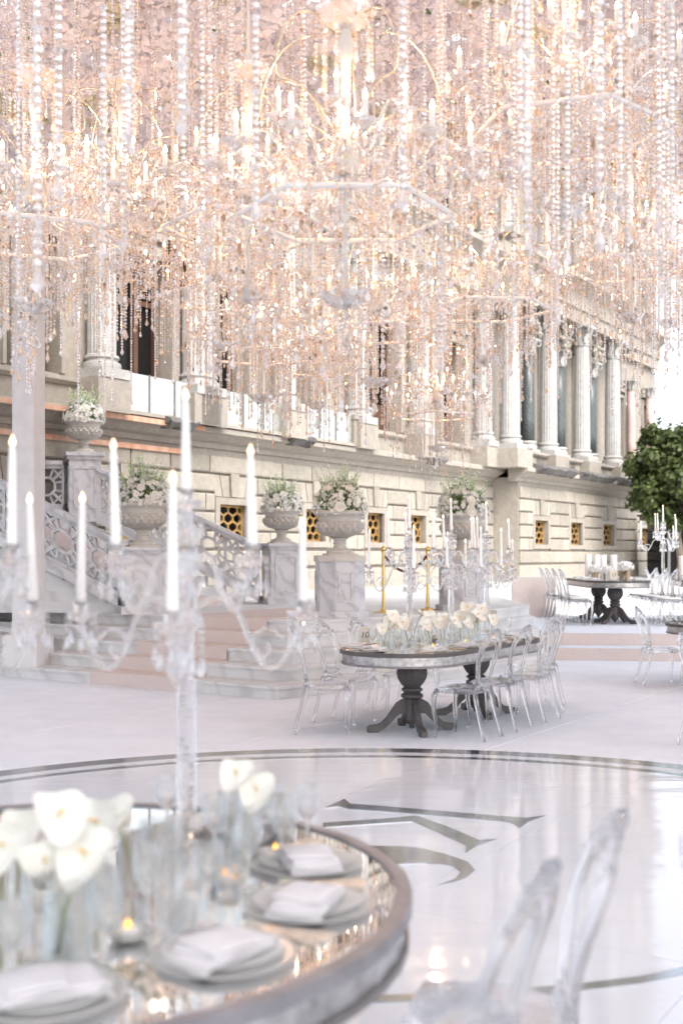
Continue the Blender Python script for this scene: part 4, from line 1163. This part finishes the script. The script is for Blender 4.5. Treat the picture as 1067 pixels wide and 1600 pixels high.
# ================================================================== TABLES
def racetrack(a, r, n=20):
    P = []
    for k in range(n + 1):
        t = -PI / 2 + PI * k / n; P.append((a + r * math.cos(t), r * math.sin(t)))
    for k in range(n + 1):
        t = PI / 2 + PI * k / n; P.append((-a + r * math.cos(t), r * math.sin(t)))
    return P
def band(b, a, r0, r1, z0, z1, n=24):
    """hollow racetrack band"""
    o, i = racetrack(a, r1, n), racetrack(a, r0, n); m = len(o); P = []
    for k in range(m): P += [(*o[k], z0), (*o[k], z1), (*i[k], z1), (*i[k], z0)]
    F = []
    for k in range(m):
        k2 = (k + 1) % m
        for j in range(4): F.append((k * 4 + j, k2 * 4 + j, k2 * 4 + (j + 1) % 4, k * 4 + (j + 1) % 4))
    return b.add(P, F)
def pedestal_leg(t, x, H):
    p = MB(); fl = lambda a, i, z: 1 + (.05 * abs(math.sin(8 * a)) if 9 <= i <= 13 else 0)
    p.lathe([(.05, .09), (.075, .11), (.075, .3), (.105, .325), (.105, .345), (.075, .365), (.1, .385), (.1, .4), (.075, .415), (.1, .445), (.132, .5), (.14, .55), (.128, .61), (.095, .655), (.07, .68), (.085, .7), (.115, .725), (.12, H)], 64, mod=fl)
    o = p.build('pedestal', M['taupe'], t, smooth=True, auto=35, loc=(x, 0, 0))
    f = MB(); f.lathe([(.012, .025), (.03, .04), (.022, .055), (.045, .07), (.05, .09), (.06, .11)][::1], 16); f.build('finial', M['taupe'], o, smooth=True)
    prof_t = [(.05, .3), (.1, .3), (.15, .27), (.2, .2), (.25, .13), (.3, .085), (.36, .07), (.41, .065), (.43, .05), (.43, .0), (.33, .0), (.31, .02), (.27, .035), (.22, .075), (.17, .13), (.13, .165), (.08, .17), (.05, .15)]
    for k in range(4):
        a = PI / 4 + k * PI / 2; b = MB()
        b.extr(prof_t, lambda u, z, s: Vector((u * math.cos(a) - (s - .0275) * math.sin(a), u * math.sin(a) + (s - .0275) * math.cos(a), z)), .055)
        b.build('splayed_foot', M['taupe'], o)
def make_table(a, r, H, ped, rimm=None):
    t = thing('banquet_table', 'x', 'table')
    MB().prism(racetrack(a, r - .035), H - .022, H).build('mirror_top', M['mirror'], t)
    b = MB(); band(b, a, r - .034, r + .008, H - .03, H + .006); b.build('rim', rimm or M['taupe'], t)
    b = MB(); band(b, a, r - .06, r - .012, H - .105, H - .03); b.build('apron', M['zinc'], t)
    b = MB(); band(b, a, r - .055, r, H - .125, H - .105); b.build('lower_rim', M['rim'], t)
    for x in ped: pedestal_leg(t, x, H - .02)
    return t
TAX = math.atan2(U.y, U.x)
TBL = Vector((1.03, 11.4, 0)); TH = .78
t10 = make_table(.84, .58, TH, (-.675, .675)); freeze(t10)
tu = []
place(t10, tu, (TBL.x, TBL.y, .009), TAX, 'oval double-pedestal table with grey metal edge carrying the number 10 card')
place(t10, tu, (4.98, 21.65, PZ), PI / 2, 'double-pedestal oval table on the platform, set with pots of white flowers')
place(t10, tu, (7.0, 23.0 - .9, PZ), PI / 2 - .2, 'oval table on the platform with tall white pillar candles')
place(t10, tu, (5.55, 14.75, .009), .15, 'oval table on the pale carpet before the platform')
FT = Vector((-.89, 3.15, 0)); FTR = 1.075
FTH = .74
ft = make_table(.0, FTR, FTH, (), M['rim2']); tag(ft, 'large round mirrored table with thick grey rim, laid with plates and anthuriums', 'table'); ft.location = (FT.x, FT.y, .02)
pedestal_leg(ft, 0, FTH - .02)

# ================================================================== CLEAR CHAIRS
def make_chair(name='clear_chair'):
    """sitter faces +Y; baroque one-piece clear chair"""
    t = thing(name, 'x', 'chair')
    SZ = .46
    def seat_outline(k):
        P = []
        for i in range(32):
            a = 2 * PI * i / 32; c, s = math.cos(a), math.sin(a)
            x = .215 * k * math.copysign(abs(c) ** .55, c); y = .205 * k * math.copysign(abs(s) ** .55, s)
            x *= 1 + .1 * (y / .205)
            P.append((x, y))
        return P
    b = MB(); P = []; n = 32
    for (k, z) in ((.90, SZ - .05), (.97, SZ - .045), (1.0, SZ - .02), (.98, SZ - .003), (.92, SZ), (.5, SZ - .006)):
        P += [(x, y, z) for (x, y) in seat_outline(k)]
    F = [(i * n + k, i * n + (k + 1) % n, (i + 1) * n + (k + 1) % n, (i + 1) * n + k) for i in range(5) for k in range(n)]
    F += [tuple(range(n - 1, -1, -1)), tuple(5 * n + k for k in range(n))]
    b.add(P, F); b.build('seat', M['clear'], t, smooth=True, auto=50)
    for sx in (-1, 1):
        b = MB(); b.tube([(sx * .19, .165, SZ - .02), (sx * .212, .2, SZ - .08), (sx * .208, .206, SZ - .17), (sx * .192, .19, .14), (sx * .19, .188, .06), (sx * .195, .198, .025), (sx * .195, .2, .0)], [.03, .03, .023, .0165, .014, .0165, .014], 8)
        b.build('leg', M['clear'], t, smooth=True)
        b = MB(); b.tube([(sx * .155, -.18, SZ), (sx * .165, -.2, SZ - .1), (sx * .17, -.225, .24), (sx * .178, -.27, .08), (sx * .182, -.292, .0)], [.025, .024, .018, .0155, .013], 8)
        b.build('leg', M['clear'], t, smooth=True)
    def bp(x, z): return Vector((x, -.185 - (z - SZ) * .09 - max(0, z - .58) ** 2 * .62 - .25 * x * x, z))            # raked back plane
    half = [(.115, .50), (.125, .55), (.15, .63), (.178, .71), (.19, .78), (.182, .845), (.155, .885), (.125, .895), (.1, .915), (.06, .945), (.0, .958)]
    loop = [(x, z) for (x, z) in half] + [(-x, z) for (x, z) in half[-2::-1]] + [(-.06, .492), (0, .49), (.06, .492)]
    b = MB(); b.tube([bp(x, z) for (x, z) in loop], .021, 8, closed=True, flat=.85); b.build('back_frame', M['clear'], t, smooth=True)
    inn = [(x * .74, .515 + (z - .5) * .84 + (.03 if z < .52 else 0)) for (x, z) in loop]
    b = MB(); b.tube([bp(x, z) for (x, z) in inn], .012, 6, closed=True); b.build('inner_frame', M['clear'], t, smooth=True)
    b = MB()
    for sx in (-1, 1):
        b.tube([bp(sx * (.03 + .035 * u + .018 * math.sin(u * 7)), .965 - .03 * u + .014 * math.cos(u * 7)) for u in [i / 8 for i in range(9)]], [.016] * 9, 6)
        b.tube([bp(sx * .105 + .016 * math.cos(q), .925 + .016 * math.sin(q)) for q in [i * .9 for i in range(7)]], .009, 6)
        b.tube([bp(sx * .165 + .012 * math.cos(q), .885 + .012 * math.sin(q)) for q in [i * .9 for i in range(7)]], .008, 6)
    b.tube([bp(0, .955), bp(0, .985), bp(0, 1.0)], [.026, .02, .006], 8); b.build('crest', M['clear'], t, smooth=True)
    b = MB()
    for sx in (-1, 1): b.tube([(sx * .1, -.18, SZ - .02), bp(sx * .105, .475), bp(sx * .112, .505)], [.026, .024, .02], 8)
    b.build('back_bracket', M['clear'], t, smooth=True)
    return freeze(t)
chair0 = make_chair(); cu = []
def face(dx, dy): return math.atan2(dy, dx) - PI / 2
def chair(x, y, z, dx, dy, label, group=None):
    return place(chair0, cu, (x, y, z), face(dx, dy), label, group)
GL10 = 'clear plastic chair at the stanchion side of table 10'; GR10 = 'clear plastic chair in the open row along table 10'
for k in range(3):
    p = Vector((1.12, 10.5, 0)) + U * (.68 * k); chair(p.x, p.y, .009, W.x, W.y, GR10, 'chairs along the open side of table 10')
chair(2.03, 12.27, .009, -.95, -.1, 'clear plastic chair at the far rounded end of table 10', 'chairs at the far end of table 10')
chair(2.12, 12.75, .009, -.9, -.4, 'clear plastic chair at the far rounded end of table 10', 'chairs at the far end of table 10')
chair(-.14, 10.78, .009, .98, .06, 'clear plastic chair at the end of table 10 beside the number card')
for k in (-.75, .2, 1.15):
    p = Vector((.37, 11.82, 0)) + U * (.68 * k) + W * .04; chair(p.x, p.y, .009, -W.x, -W.y, GL10, 'chairs along the terrace side of table 10')
GF = 'clear plastic chair with scrolled crest drawn up to the round mirrored table'
for a, r in ((-6.5, 1.29), (-26.7, 1.17), (-52.7, 1.42)):
    x, y = FT.x + r * math.cos(R(a)), FT.y + r * math.sin(R(a)); chair(x, y, .024, FT.x - x, FT.y - y, GF, 'chairs around the round mirrored table')
chair(4.1, 14.75, .009, 1, .05, 'clear plastic chair at the end of the table before the platform')
chair(4.45, 13.9, .009, .45, .8, 'clear plastic chair angled towards the near side of the table before the platform')
chair(3.24, 9.9, .009, 1, .1, 'clear plastic chair beside the rim of the dance floor')
cus = MB(); P = []; n = 28
for (k, z) in ((.86, 0), (.97, .008), (1, .022), (.95, .036), (.75, .042)):
    for i in range(n):
        a = 2 * PI * i / n; c, s = math.cos(a), math.sin(a); P.append((.2 * k * math.copysign(abs(c) ** .6, c), .19 * k * math.copysign(abs(s) ** .6, s), z))
cus.add(P, [(i * n + k, i * n + (k + 1) % n, (i + 1) * n + (k + 1) % n, (i + 1) * n + k) for i in range(4) for k in range(n)] + [tuple(range(n - 1, -1, -1)), tuple(4 * n + k for k in range(n))])
CUSM = cus.mesh('seat_cushion', M['cushion'], True)
def pchair(x, y, dx, dy, lab, grp):
    chair(x, y, PZ, dx, dy, lab, grp)
    tag(link('seat_cushion', CUSM, None, (x, y, PZ + .458), (0, 0, face(dx, dy))), 'white seat cushion on a clear chair on the platform', 'cushion', 'white cushions on the platform chairs')
for k in range(4):
    pchair(4.2, 20.45 + .68 * k, 1, 0, 'clear chair with white cushion on the screen side of the platform flower table', 'platform chairs near the screen')
    pchair(5.78, 20.3 + .68 * k, -1, 0, 'clear chair with white cushion on the tree side of the platform flower table', 'platform chairs near the tree')
for k in range(3): pchair(6.25, 21.0 + .7 * k, 1, -.2, 'clear chair with white cushion beside the table with pillar candles', 'chairs at the pillar candle table')

# ================================================================== CANDELABRA
def make_candelabrum():
    t = thing('candelabrum', 'x', 'candelabrum')
    b = MB(); b.lathe([(.09, 0), (.095, .012), (.085, .025), (.05, .035), (.045, .06), (.06, .07), (.055, .085)], 8); b.build('base', M['crystalglass'], t)
    b = MB(); b.lathe([(.031, .085), (.033, .2), (.03, .45), (.025, .66), (.024, .68)], 8); b.build('column', M['crystalglass'], t)
    b = MB(); b.lathe([(.03, .67), (.055, .69), (.05, .72), (.03, .74), (.035, .78), (.02, .83), (.03, .87), (.018, .92), (.018, .98), (.035, 1.0), (.02, 1.02), (.018, 1.04)], 10); b.build('hub', M['crystalglass'], t)
    cup = MB(); cup.lathe([(.008, -.06), (.022, -.045), (.012, -.03), (.026, -.012), (.05, .0), (.055, .008), (.03, .006), (.02, .012), (.024, .035), (.028, .045), (.012, .045)], 10, mod=lambda a, i, z: 1 + (.07 * math.cos(5 * a) if i in (4, 5) else 0)); cm = cup.mesh('candle_cup', M['crystalglass'])
    can = MB(); can.lathe([(.017, .03), (.0165, .06), (.0105, .33), (.007, .345), (.001, .35)], 10); cam_ = can.mesh('taper_candle', M['wax'], True, 50)
    flm = flame_mesh(.009, .036).mesh('flame', M['flame'], True)
    dr = MB()
    for k in range(8):
        a = k * PI / 4
        for j in range(2 + k % 2): dr.octa((.048 * math.cos(a), .048 * math.sin(a), -.012 - .02 * j), .007, .009, n=5)
        dr.drop((.048 * math.cos(a), .048 * math.sin(a), -.05 - .02 * (k % 2)), .0105, .06, a)
    dm = dr.mesh('cup_drops', M['crystalglass'])
    lean = random.Random(44); hcs = iter((1.16, .84, 1.08, .92, 1.0, .96, .95))
    def cupset(par, x, z):
        for (nm, me) in (('candle_cup', cm), ('cup_drops', dm)): link(nm, me, par, (x, 0, z))
        tx, ty = lean.uniform(-.035, .035), lean.uniform(-.035, .035); hc = next(hcs)
        o_ = link('taper_candle', cam_, par, (x, 0, z), (tx, ty, 0)); o_.scale = (1, 1, hc)
        link('flame', flm, par, (x + .349 * hc * math.sin(ty), -.349 * hc * math.sin(tx), z + .3485 * hc))
    def arm(a, reach, z0, z1, dip):
        pts = []
        for i in range(19):
            u = i / 18
            z = z0 + (z1 - z0) * u + .07 * math.sin(min(1, u * 2.1) * PI) * (1 if u < .48 else 0) - dip * max(0.0, math.sin(max(0, (u - .42) / .58) * PI)) ** 1.2
            pts.append((.02 + (reach - .02) * (u if u < .9 else .9 + (u - .9) * 1.0), 0, z))
        b = MB(); b.tube(pts, [.0095] * 19, 7)
        cxr = reach * .66; czr = min(p[2] for p in pts) + .075
        b.tube([(cxr + (.055 - .0055 * i_) * math.cos(2.2 + i_ * .62), 0, czr + (.055 - .0055 * i_) * math.sin(2.2 + i_ * .62)) for i_ in range(-3, 9)], .0065, 6)
        o = b.build('arm', M['crystalglass'], t, smooth=True); o.rotation_euler = (0, 0, a)
        cupset(o, reach, z1 + .045)
        return o
    for k in range(3): arm(-1.65 + k * 2 * PI / 3, .43, .72, .67, .15)
    for k in range(3): arm(-.55 + k * 2 * PI / 3, .24, .84, .86, .11)
    cp = MB(); cp.lathe([(.02, 1.02), (.028, 1.04), (.02, 1.055)], 8); o = cp.build('top_socket', M['crystalglass'], t)
    cupset(o, 0, 1.08)
    sw = MB()
    for k in range(10):
        a = k * PI / 5
        for j in range(5): sw.octa((.055 * math.cos(a), .055 * math.sin(a), .69 - .022 * j), .0075, .01, n=5)
        sw.drop((.055 * math.cos(a), .055 * math.sin(a), .59), .013, .07, a)
        for j in range(3): sw.octa((.035 * math.cos(a), .035 * math.sin(a), 1.0 - .022 * j), .0065, .009, n=5)
        sw.drop((.035 * math.cos(a), .035 * math.sin(a), .945), .01, .055, a)
    tag(sw.build('hub_drops', M['crystalglass'], t), kind='stuff')
    return freeze(t)
cand0 = make_candelabrum(); cdu = []
TT = TH + .009 + .0005
fq = ground(291, 1316, FTH + .02)
place(cand0, cdu, (fq.x, fq.y, FTH + .0205), .12, 'tall crystal candelabrum with white tapers on the round mirrored table beside the anthuriums')
place(cand0, cdu, (-1.26, 3.55, FTH + .0205), R(-85), 'crystal candelabrum on the far side of the round mirrored table, partly out of view')
for (k, rz) in ((-.72, .1), (.12, .7), (.92, .3)):
    p = TBL + U * k; place(cand0, cdu, (p.x, p.y, TT), rz, 'crystal candelabrum with white tapers among the anthuriums on table 10', 'candelabra on table 10')
place(cand0, cdu, (6.28, 22.5, PZ + TH + .0005), .4, 'crystal candelabrum on the platform table with pillar candles')

# ================================================================== TABLEWARE
def make_anthurium(seed):
    rr = random.Random(seed); t = thing('anthurium', 'x', 'flower')
    h = .32 + rr.uniform(-.05, .07); lx, ly = rr.uniform(-.06, .06), rr.uniform(-.06, .06)
    top = Vector((lx, ly, h)); pts = [Vector((-lx * .5, -ly * .5, .02)), Vector((-lx * .2, -ly * .2, h * .45)), Vector((lx * .5, ly * .5, h * .8)), top]
    b = MB(); b.tube(pts, [.0045, .0045, .004, .004], 6); b.build('stem', M['stem'], t, smooth=True)
    sp_ = MB(); n = 11; P = []; S = .088
    outl = []
    for k in range(28):
        a = 2 * PI * k / 28
        r = 1.0 - .28 * math.cos(a) * 0
        x = S * (.95 * math.sin(a)) * (1.0); y = S * (1.15 * math.cos(a) + .28 * math.cos(2 * a) - .12 * abs(math.sin(a)))
        outl.append((x, -y))
    F = []; rings = 6
    P.append((0, 0, 0))
    for q in range(1, rings + 1):
        u = q / rings
        for (x, y) in outl: P.append((x * u, y * u - .0, .028 * u ** 2.2 + .012 * math.sin(x * 40) * u * u))
    m = 28
    for k in range(m): F.append((0, 1 + k, 1 + (k + 1) % m))
    for q in range(rings - 1):
        for k in range(m): F.append((1 + q * m + k, 1 + (q + 1) * m + k, 1 + (q + 1) * m + (k + 1) % m, 1 + q * m + (k + 1) % m))
    nv = len(P); P2 = [(x, y, z - .0025) for (x, y, z) in P]
    sp_.add(P + P2, F + [tuple(reversed([i + nv for i in f])) for f in F] + [(1 + (rings - 1) * m + k, nv + 1 + (rings - 1) * m + k, nv + 1 + (rings - 1) * m + (k + 1) % m, 1 + (rings - 1) * m + (k + 1) % m) for k in range(m)])
    o = sp_.build('spathe', M['spathe'], t, smooth=True, auto=60, loc=top); o.rotation_euler = (R(rr.uniform(38, 75)), R(rr.uniform(-14, 14)), rr.uniform(-.4, .4))
    b = MB(); b.tube([(0, .012, .0), (0, .006, .03), (0, -.004, .062)], [.0055, .005, .0025], 8); b.build('spadix', M['spadix'], o, smooth=True)
    return freeze(t)
ANT = [make_anthurium(s) for s in (1, 2, 3, 4)]; antu = [[] for _ in ANT]
def vessel(name, prof, seg=20, mat='glass', smooth=True):
    b = MB(); b.lathe(prof, seg); return b.mesh(name, M[mat], smooth, 45)
VASE = vessel('bud_vase', [(.024, 0), (.03, .006), (.03, .17), (.0285, .17), (.0285, .012), (.01, .011)], 20, 'vaseglass')
VASEW = vessel('cylinder_vase', [(.05, 0), (.056, .006), (.056, .2), (.054, .2), (.054, .014), (.01, .012)], 24, 'vaseglass')
TUMB = vessel('tumbler', [(.026, 0), (.032, .004), (.036, .05), (.037, .09), (.0355, .09), (.0345, .05), (.03, .014), (.008, .012)])
WINE = vessel('wine_glass', [(.034, 0), (.034, .003), (.01, .008), (.0045, .02), (.0045, .085), (.012, .095), (.034, .125), (.04, .16), (.034, .205), (.0325, .205), (.0385, .16), (.0325, .127), (.01, .1)])
PLATE = vessel('dinner_plate', [(.07, .004), (.085, 0), (.1, .004), (.135, .016), (.14, .019), (.138, .021), (.098, .009), (.06, .007), (.01, .007)], 40, 'chargerglass')
CHARGER = vessel('glass_charger', [(.1, .004), (.11, 0), (.125, .003), (.165, .012), (.168, .014), (.16, .015), (.12, .007), (.01, .007)], 40, 'chargerglass')
BOWL = vessel('votive_bowl', [(.03, 0), (.045, .01), (.052, .03), (.05, .031), (.042, .013), (.01, .006)], 20, 'chargerglass')
nb_ = MB(); rn = random.Random(12)
def cloth(w, d, z, th, wav, ox, rz):
    """a folded layer of linen with soft ripples"""
    n, m = 18, 8; P = []; c, q = math.cos(rz), math.sin(rz)
    for lay in (1, 0):
        for i in range(n + 1):
            for j in range(m + 1):
                x = (i / n - .5) * w; y = (j / m - .5) * d
                e = max(abs(x) / (w / 2), abs(y) / (d / 2)) ** 6
                zz = z + lay * th * (1 - .45 * e) + wav * (math.sin(x * 31 + y * 17 + ox) + .6 * math.sin(y * 53 - x * 9)) - (.010 * max(0, abs(x) - .09) / .03)
                P.append((ox * .004 + x * c - y * q, x * q + y * c, zz))
    N1 = (n + 1) * (m + 1); F = []
    for i in range(n):
        for j in range(m):
            k = i * (m + 1) + j; f = (k, k + m + 1, k + m + 2, k + 1)
            F += [f, tuple(N1 + t for t in reversed(f))]
    rim_ = [i * (m + 1) for i in range(n + 1)] + [n * (m + 1) + j for j in range(1, m + 1)] + [i * (m + 1) + m for i in range(n - 1, -1, -1)] + [j for j in range(m - 1, 0, -1)]
    for t in range(len(rim_)):
        a_, b_ = rim_[t], rim_[(t + 1) % len(rim_)]; F.append((a_, b_, N1 + b_, N1 + a_))
    nb_.add(P, F)
cloth(.25, .15, .004, .011, .0015, 0, 0); cloth(.2, .14, .016, .010, .002, 3, .08); cloth(.12, .135, .027, .009, .0022, -5, -.1)
NAPK = nb_.mesh('folded_napkin', M['napkin'], True, 60)
def cutlery_mesh(kind):
    b = MB(); b.tube([(0, -.1, .004), (0, -.03, .006), (0, .03, .006)], [.0065, .0042, .0038], 8, flat=.5, up=(0, 0, 1))
    if kind == 'knife': b.extr([(-.006, .03), (.006, .03), (.008, .09), (.004, .115), (-.003, .118)], lambda x, y, t: Vector((x, y, .005 + t)), .002)
    else:
        b.extr([(-.005, .03), (.005, .03), (.011, .06), (-.011, .06)], lambda x, y, t: Vector((x, y, .005 + t)), .002)
        for k in (-1.5, -.5, .5, 1.5): b.box((k * .0062, .082, .007), (.0034, .046, .002))
    return b.mesh(kind, M['cutlery'], True, 50)
KNIFE, FORK = cutlery_mesh('knife'), cutlery_mesh('fork')
VF = flame_mesh(.008, .022).mesh('flame', M['votive_flame'], True)
FW = MB(); FW.lathe([(.024, 0), (.03, .006), (.03, .016), (.02, .02), (.004, .018)], 16); FWM = FW.mesh('floating_wax', M['wax'], True, 50)
def item(name, me, p, rz, label, cat, group, sc=None):
    o = tag(link(name, me, None, p, (0, 0, rz)), label, cat, group)
    if sc: o.scale = (sc,) * 3
    return o
def votive(p, where, group):
    t = thing('votive_candle', 'small floating votive candle with an orange flame ' + where, 'candle', p, 0, group)
    link('votive_bowl', BOWL, t); link('floating_wax', FWM, t, (0, 0, .012)); link('flame', VF, t, (0, 0, .031))
def setting(p, dx, dy, where, group, charger=True):
    a = face(dx, dy); q = Matrix.Rotation(a, 3, 'Z'); p = Vector(p)
    item('glass_charger', CHARGER, p, 0, 'clear glass charger under a white plate ' + where, 'charger', 'chargers ' + group)
    item('dinner_plate', PLATE, p + Vector((0, 0, .0072)), 0, 'white dinner plate with folded napkin ' + where, 'plate', 'plates ' + group)
    item('napkin', NAPK, p + Vector((0, 0, .0155)), a + random.uniform(-.1, .1), 'pale linen napkin folded on the plate ' + where, 'napkin', 'napkins ' + group)
    for (nm, me, x) in (('fork', FORK, -.2), ('fork', FORK, -.228), ('knife', KNIFE, .2), ('knife', KNIFE, .225)):
        item(nm, me, p + q @ Vector((x, .0, .0005)), a + random.uniform(-.04, .04), 'champagne coloured ' + nm + ' beside the plate ' + where, nm, nm + ' ' + group, 1.15)
    item('wine_glass', WINE, p + q @ Vector((.14, .2, .0005)), 0, 'clear stemmed wine glass ' + where, 'glass', 'wine glasses ' + group)
    item('tumbler', TUMB, p + q @ Vector((.05, .23, .0005)), 0, 'clear water tumbler ' + where, 'glass', 'tumblers ' + group)
def flower(p, k, where, group, rz, wide=False, sc=1.0):
    item('cylinder_vase' if wide else 'bud_vase', VASEW if wide else VASE, p, 0, ('wide' if wide else 'slim') + ' clear glass vase ' + where, 'vase', ('wide ' if wide else 'slim ') + 'vases ' + group)
    place(ANT[k], antu[k], (p[0], p[1], p[2] + .008), rz, 'white anthurium with yellow spadix ' + where, 'anthuriums ' + group, sc)
# --- table 10
Wn = W
rt = random.Random(6)
for k in range(27):
    s = -1.1 + 2.2 * k / 26 + rt.uniform(-.03, .03); o = rt.uniform(-.17, .17)
    if min(abs(s - c) for c in (-.72, .12, .92)) < .1 and abs(o) < .11: o = math.copysign(.14, o)
    p = TBL + U * s + W * o; flower((p.x, p.y, TT), k % 4, 'on table 10', 'on table 10', rt.uniform(-.9, .9) + .2, sc=rt.uniform(.6, .86))
for sd_ in (-1, 1):
    for k in range(4):
        p = TBL + U * (-.95 + .63 * k) + W * (.38 * sd_); d_ = -W * sd_
        setting((p.x, p.y, TT), d_.x, d_.y, 'on table 10', 'on table 10')
p = TBL - U * 1.18 + W * .12; setting((p.x, p.y, TT), U.x, U.y, 'at the rounded end of table 10', 'at the end of table 10')
for k in range(7):
    p = TBL + U * (-1.0 + .33 * k) + W * (-.22 if k % 2 else .2); votive((p.x, p.y, TT), 'on table 10', 'votives on table 10')
# number card in a clear stand
p = ground(569, 1008, TT); 
card = thing('table_number', 'cream card reading 10 in a clear stand on the end of the oval table', 'sign', (p.x, p.y - .05, TT), .12)
b = MB(); b.box((0, .035, .004), (.13, .1, .008)); b.box((0, .0, .09), (.135, .006, .18), M=None); b.build('clear_stand', M['clear'], card)
b = MB(); b.box((0, -.006, .1), (.105, .003, .155)); b.build('card', M['card'], card)
b = MB(); b.box((0, -.0085, .1), (.07, .002, .1)); b.build('card_centre', pm('pale_card', (.8, .76, .7), .7), card)
def text(body, size, loc, parent, name='lettering', mat='ink', ext=.0008):
    c = bpy.data.curves.new(name, 'FONT'); c.body = body; c.size = size; c.align_x = 'CENTER'; c.align_y = 'CENTER'; c.extrude = ext; c.shear = .2
    o = bpy.data.objects.new(name, c); COL.objects.link(o); bpy.context.view_layer.update()
    me = bpy.data.meshes.new_from_object(o.evaluated_get(bpy.context.evaluated_depsgraph_get())); bpy.data.objects.remove(o); bpy.data.curves.remove(c)
    me.materials.clear(); me.materials.append(M[mat]); q = link(name, me, parent, loc, (R(90), 0, 0)); return q
text('10', .085, (0, -.0105, .1), card)
# --- foreground round table
FZ = FTH + .0205
WF = 'on the round mirrored table'
for a in (17, -12, -41, -70, 46):
    x, y = FT.x + .82 * math.cos(R(a)), FT.y + .82 * math.sin(R(a)); setting((x, y, FZ), FT.x - x, FT.y - y, WF, WF)
for (px, py, d, k, wide, sc) in ((385, 1185, 3.45, 0, 0, 1.05), (360, 1188, 3.55, 1, 0, .95), (150, 1225, 2.95, 2, 0, 1.15), (200, 1245, 3.1, 3, 0, 1.05), (62, 1250, 2.7, 1, 0, 1.2), (105, 1292, 2.6, 0, 1, 1.2), (2, 1290, 2.75, 2, 0, 1.1), (92, 1335, 2.65, 3, 0, 1.05), (30, 1270, 3.0, 2, 0, 1.0), (430, 1180, 3.7, 2, 0, .6)):
    p = at(px, py, d); flower((p.x, p.y, FZ), k, WF, WF, rt.uniform(-.5, .5), bool(wide), sc * .64)
for (px, py, lab) in ((110, 1480, 0), (250, 1400, 0)):
    p = ground(px, py, FZ); item('cylinder_vase', VASEW, p, 0, 'wide clear glass vase ' + WF, 'vase', 'wide vases ' + WF)
for (px, py) in ((200, 1470), (350, 1385), (70, 1420), (430, 1345)):
    p = ground(px, py, FZ); votive((p.x, p.y, FZ), WF, 'votives on the round mirrored table')
for (px, py) in ((285, 1470), (445, 1320), (380, 1345), (300, 1380)):
    p = ground(px, py, FZ); item('tumbler', TUMB, p, 0, 'clear water tumbler ' + WF, 'glass', 'tumblers ' + WF)
for (px, py) in ((440, 1350), (230, 1450), (165, 1530), (400, 1330), (335, 1350), (60, 1500), (20, 1560), (480, 1330)):
    p = ground(px, py, FZ); item('wine_glass', WINE, p, 0, 'clear stemmed wine glass ' + WF, 'glass', 'wine glasses ' + WF)
# --- platform tables
PT = PZ + TH + .0005
def pot(p, s):
    t = thing('flower_pot', 'small gold pot heaped with white roses on the platform table', 'flower pot', p, 0, 'pots of white roses on the platform')
    b = MB(); b.lathe([(.05, 0), (.055, .003), (.075, .15), (.072, .152), (.05, .14)], 16); b.build('pot', M['kraft'], t, smooth=True, auto=45)
    b = MB(); hb = HB[0]; b.add([(x * .62, y * .62, .2 - z * .6) for (x, y, z) in hb.v], hb.f); b.build('blossom_head', M['white_petal'], t)
    t.scale = (s,) * 3
for (x, y, s) in ((4.62, 21.0, 1.0), (5.2, 21.1, 1.2), (5.35, 21.9, 1.2), (4.95, 21.5, .9), (5.6, 20.9, 1.0)): pot((x, y, PT) if x < 5.5 else (5.4, 22.3, PT), s)
CYL = vessel('pillar', [(.05, 0), (.05, .36), (.046, .37), (.01, .372)], 20, 'wax')
for (x, y) in ((4.85, 21.9), (5.02, 22.1), (5.15, 21.8), (4.75, 22.2)):
    item('pillar_candle', CYL, (x, y, PT), 0, 'thick white pillar candle among the flower pots on the platform', 'candle', 'pillar candles among the flower pots', 1.25)
for (x, y) in ((6.55, 21.6), (6.75, 21.8), (6.5, 22.0)):
    item('pillar_candle', CYL, (x, y, PT), 0, 'thick white pillar candle on the platform table near the tree', 'candle', 'pillar candles near the tree', 1.2)
for k in range(3):
    for sx in (-1, 1): setting((4.98 + sx * .4, 20.9 + .68 * k, PT), -sx, 0, 'on the platform flower table', 'on the platform flower table')
card2 = thing('table_number', 'cream card reading 13 in a clear stand on the platform flower table', 'sign', (4.84, 20.5, PT), 0)
b = MB(); b.box((0, .035, .004), (.15, .1, .008)); b.box((0, 0, .1), (.155, .006, .2)); b.build('clear_stand', M['clear'], card2)
MB().box((0, -.006, .11), (.13, .003, .17)).build('card', M['card'], card2)
text('13', .085, (0, -.0085, .11), card2)
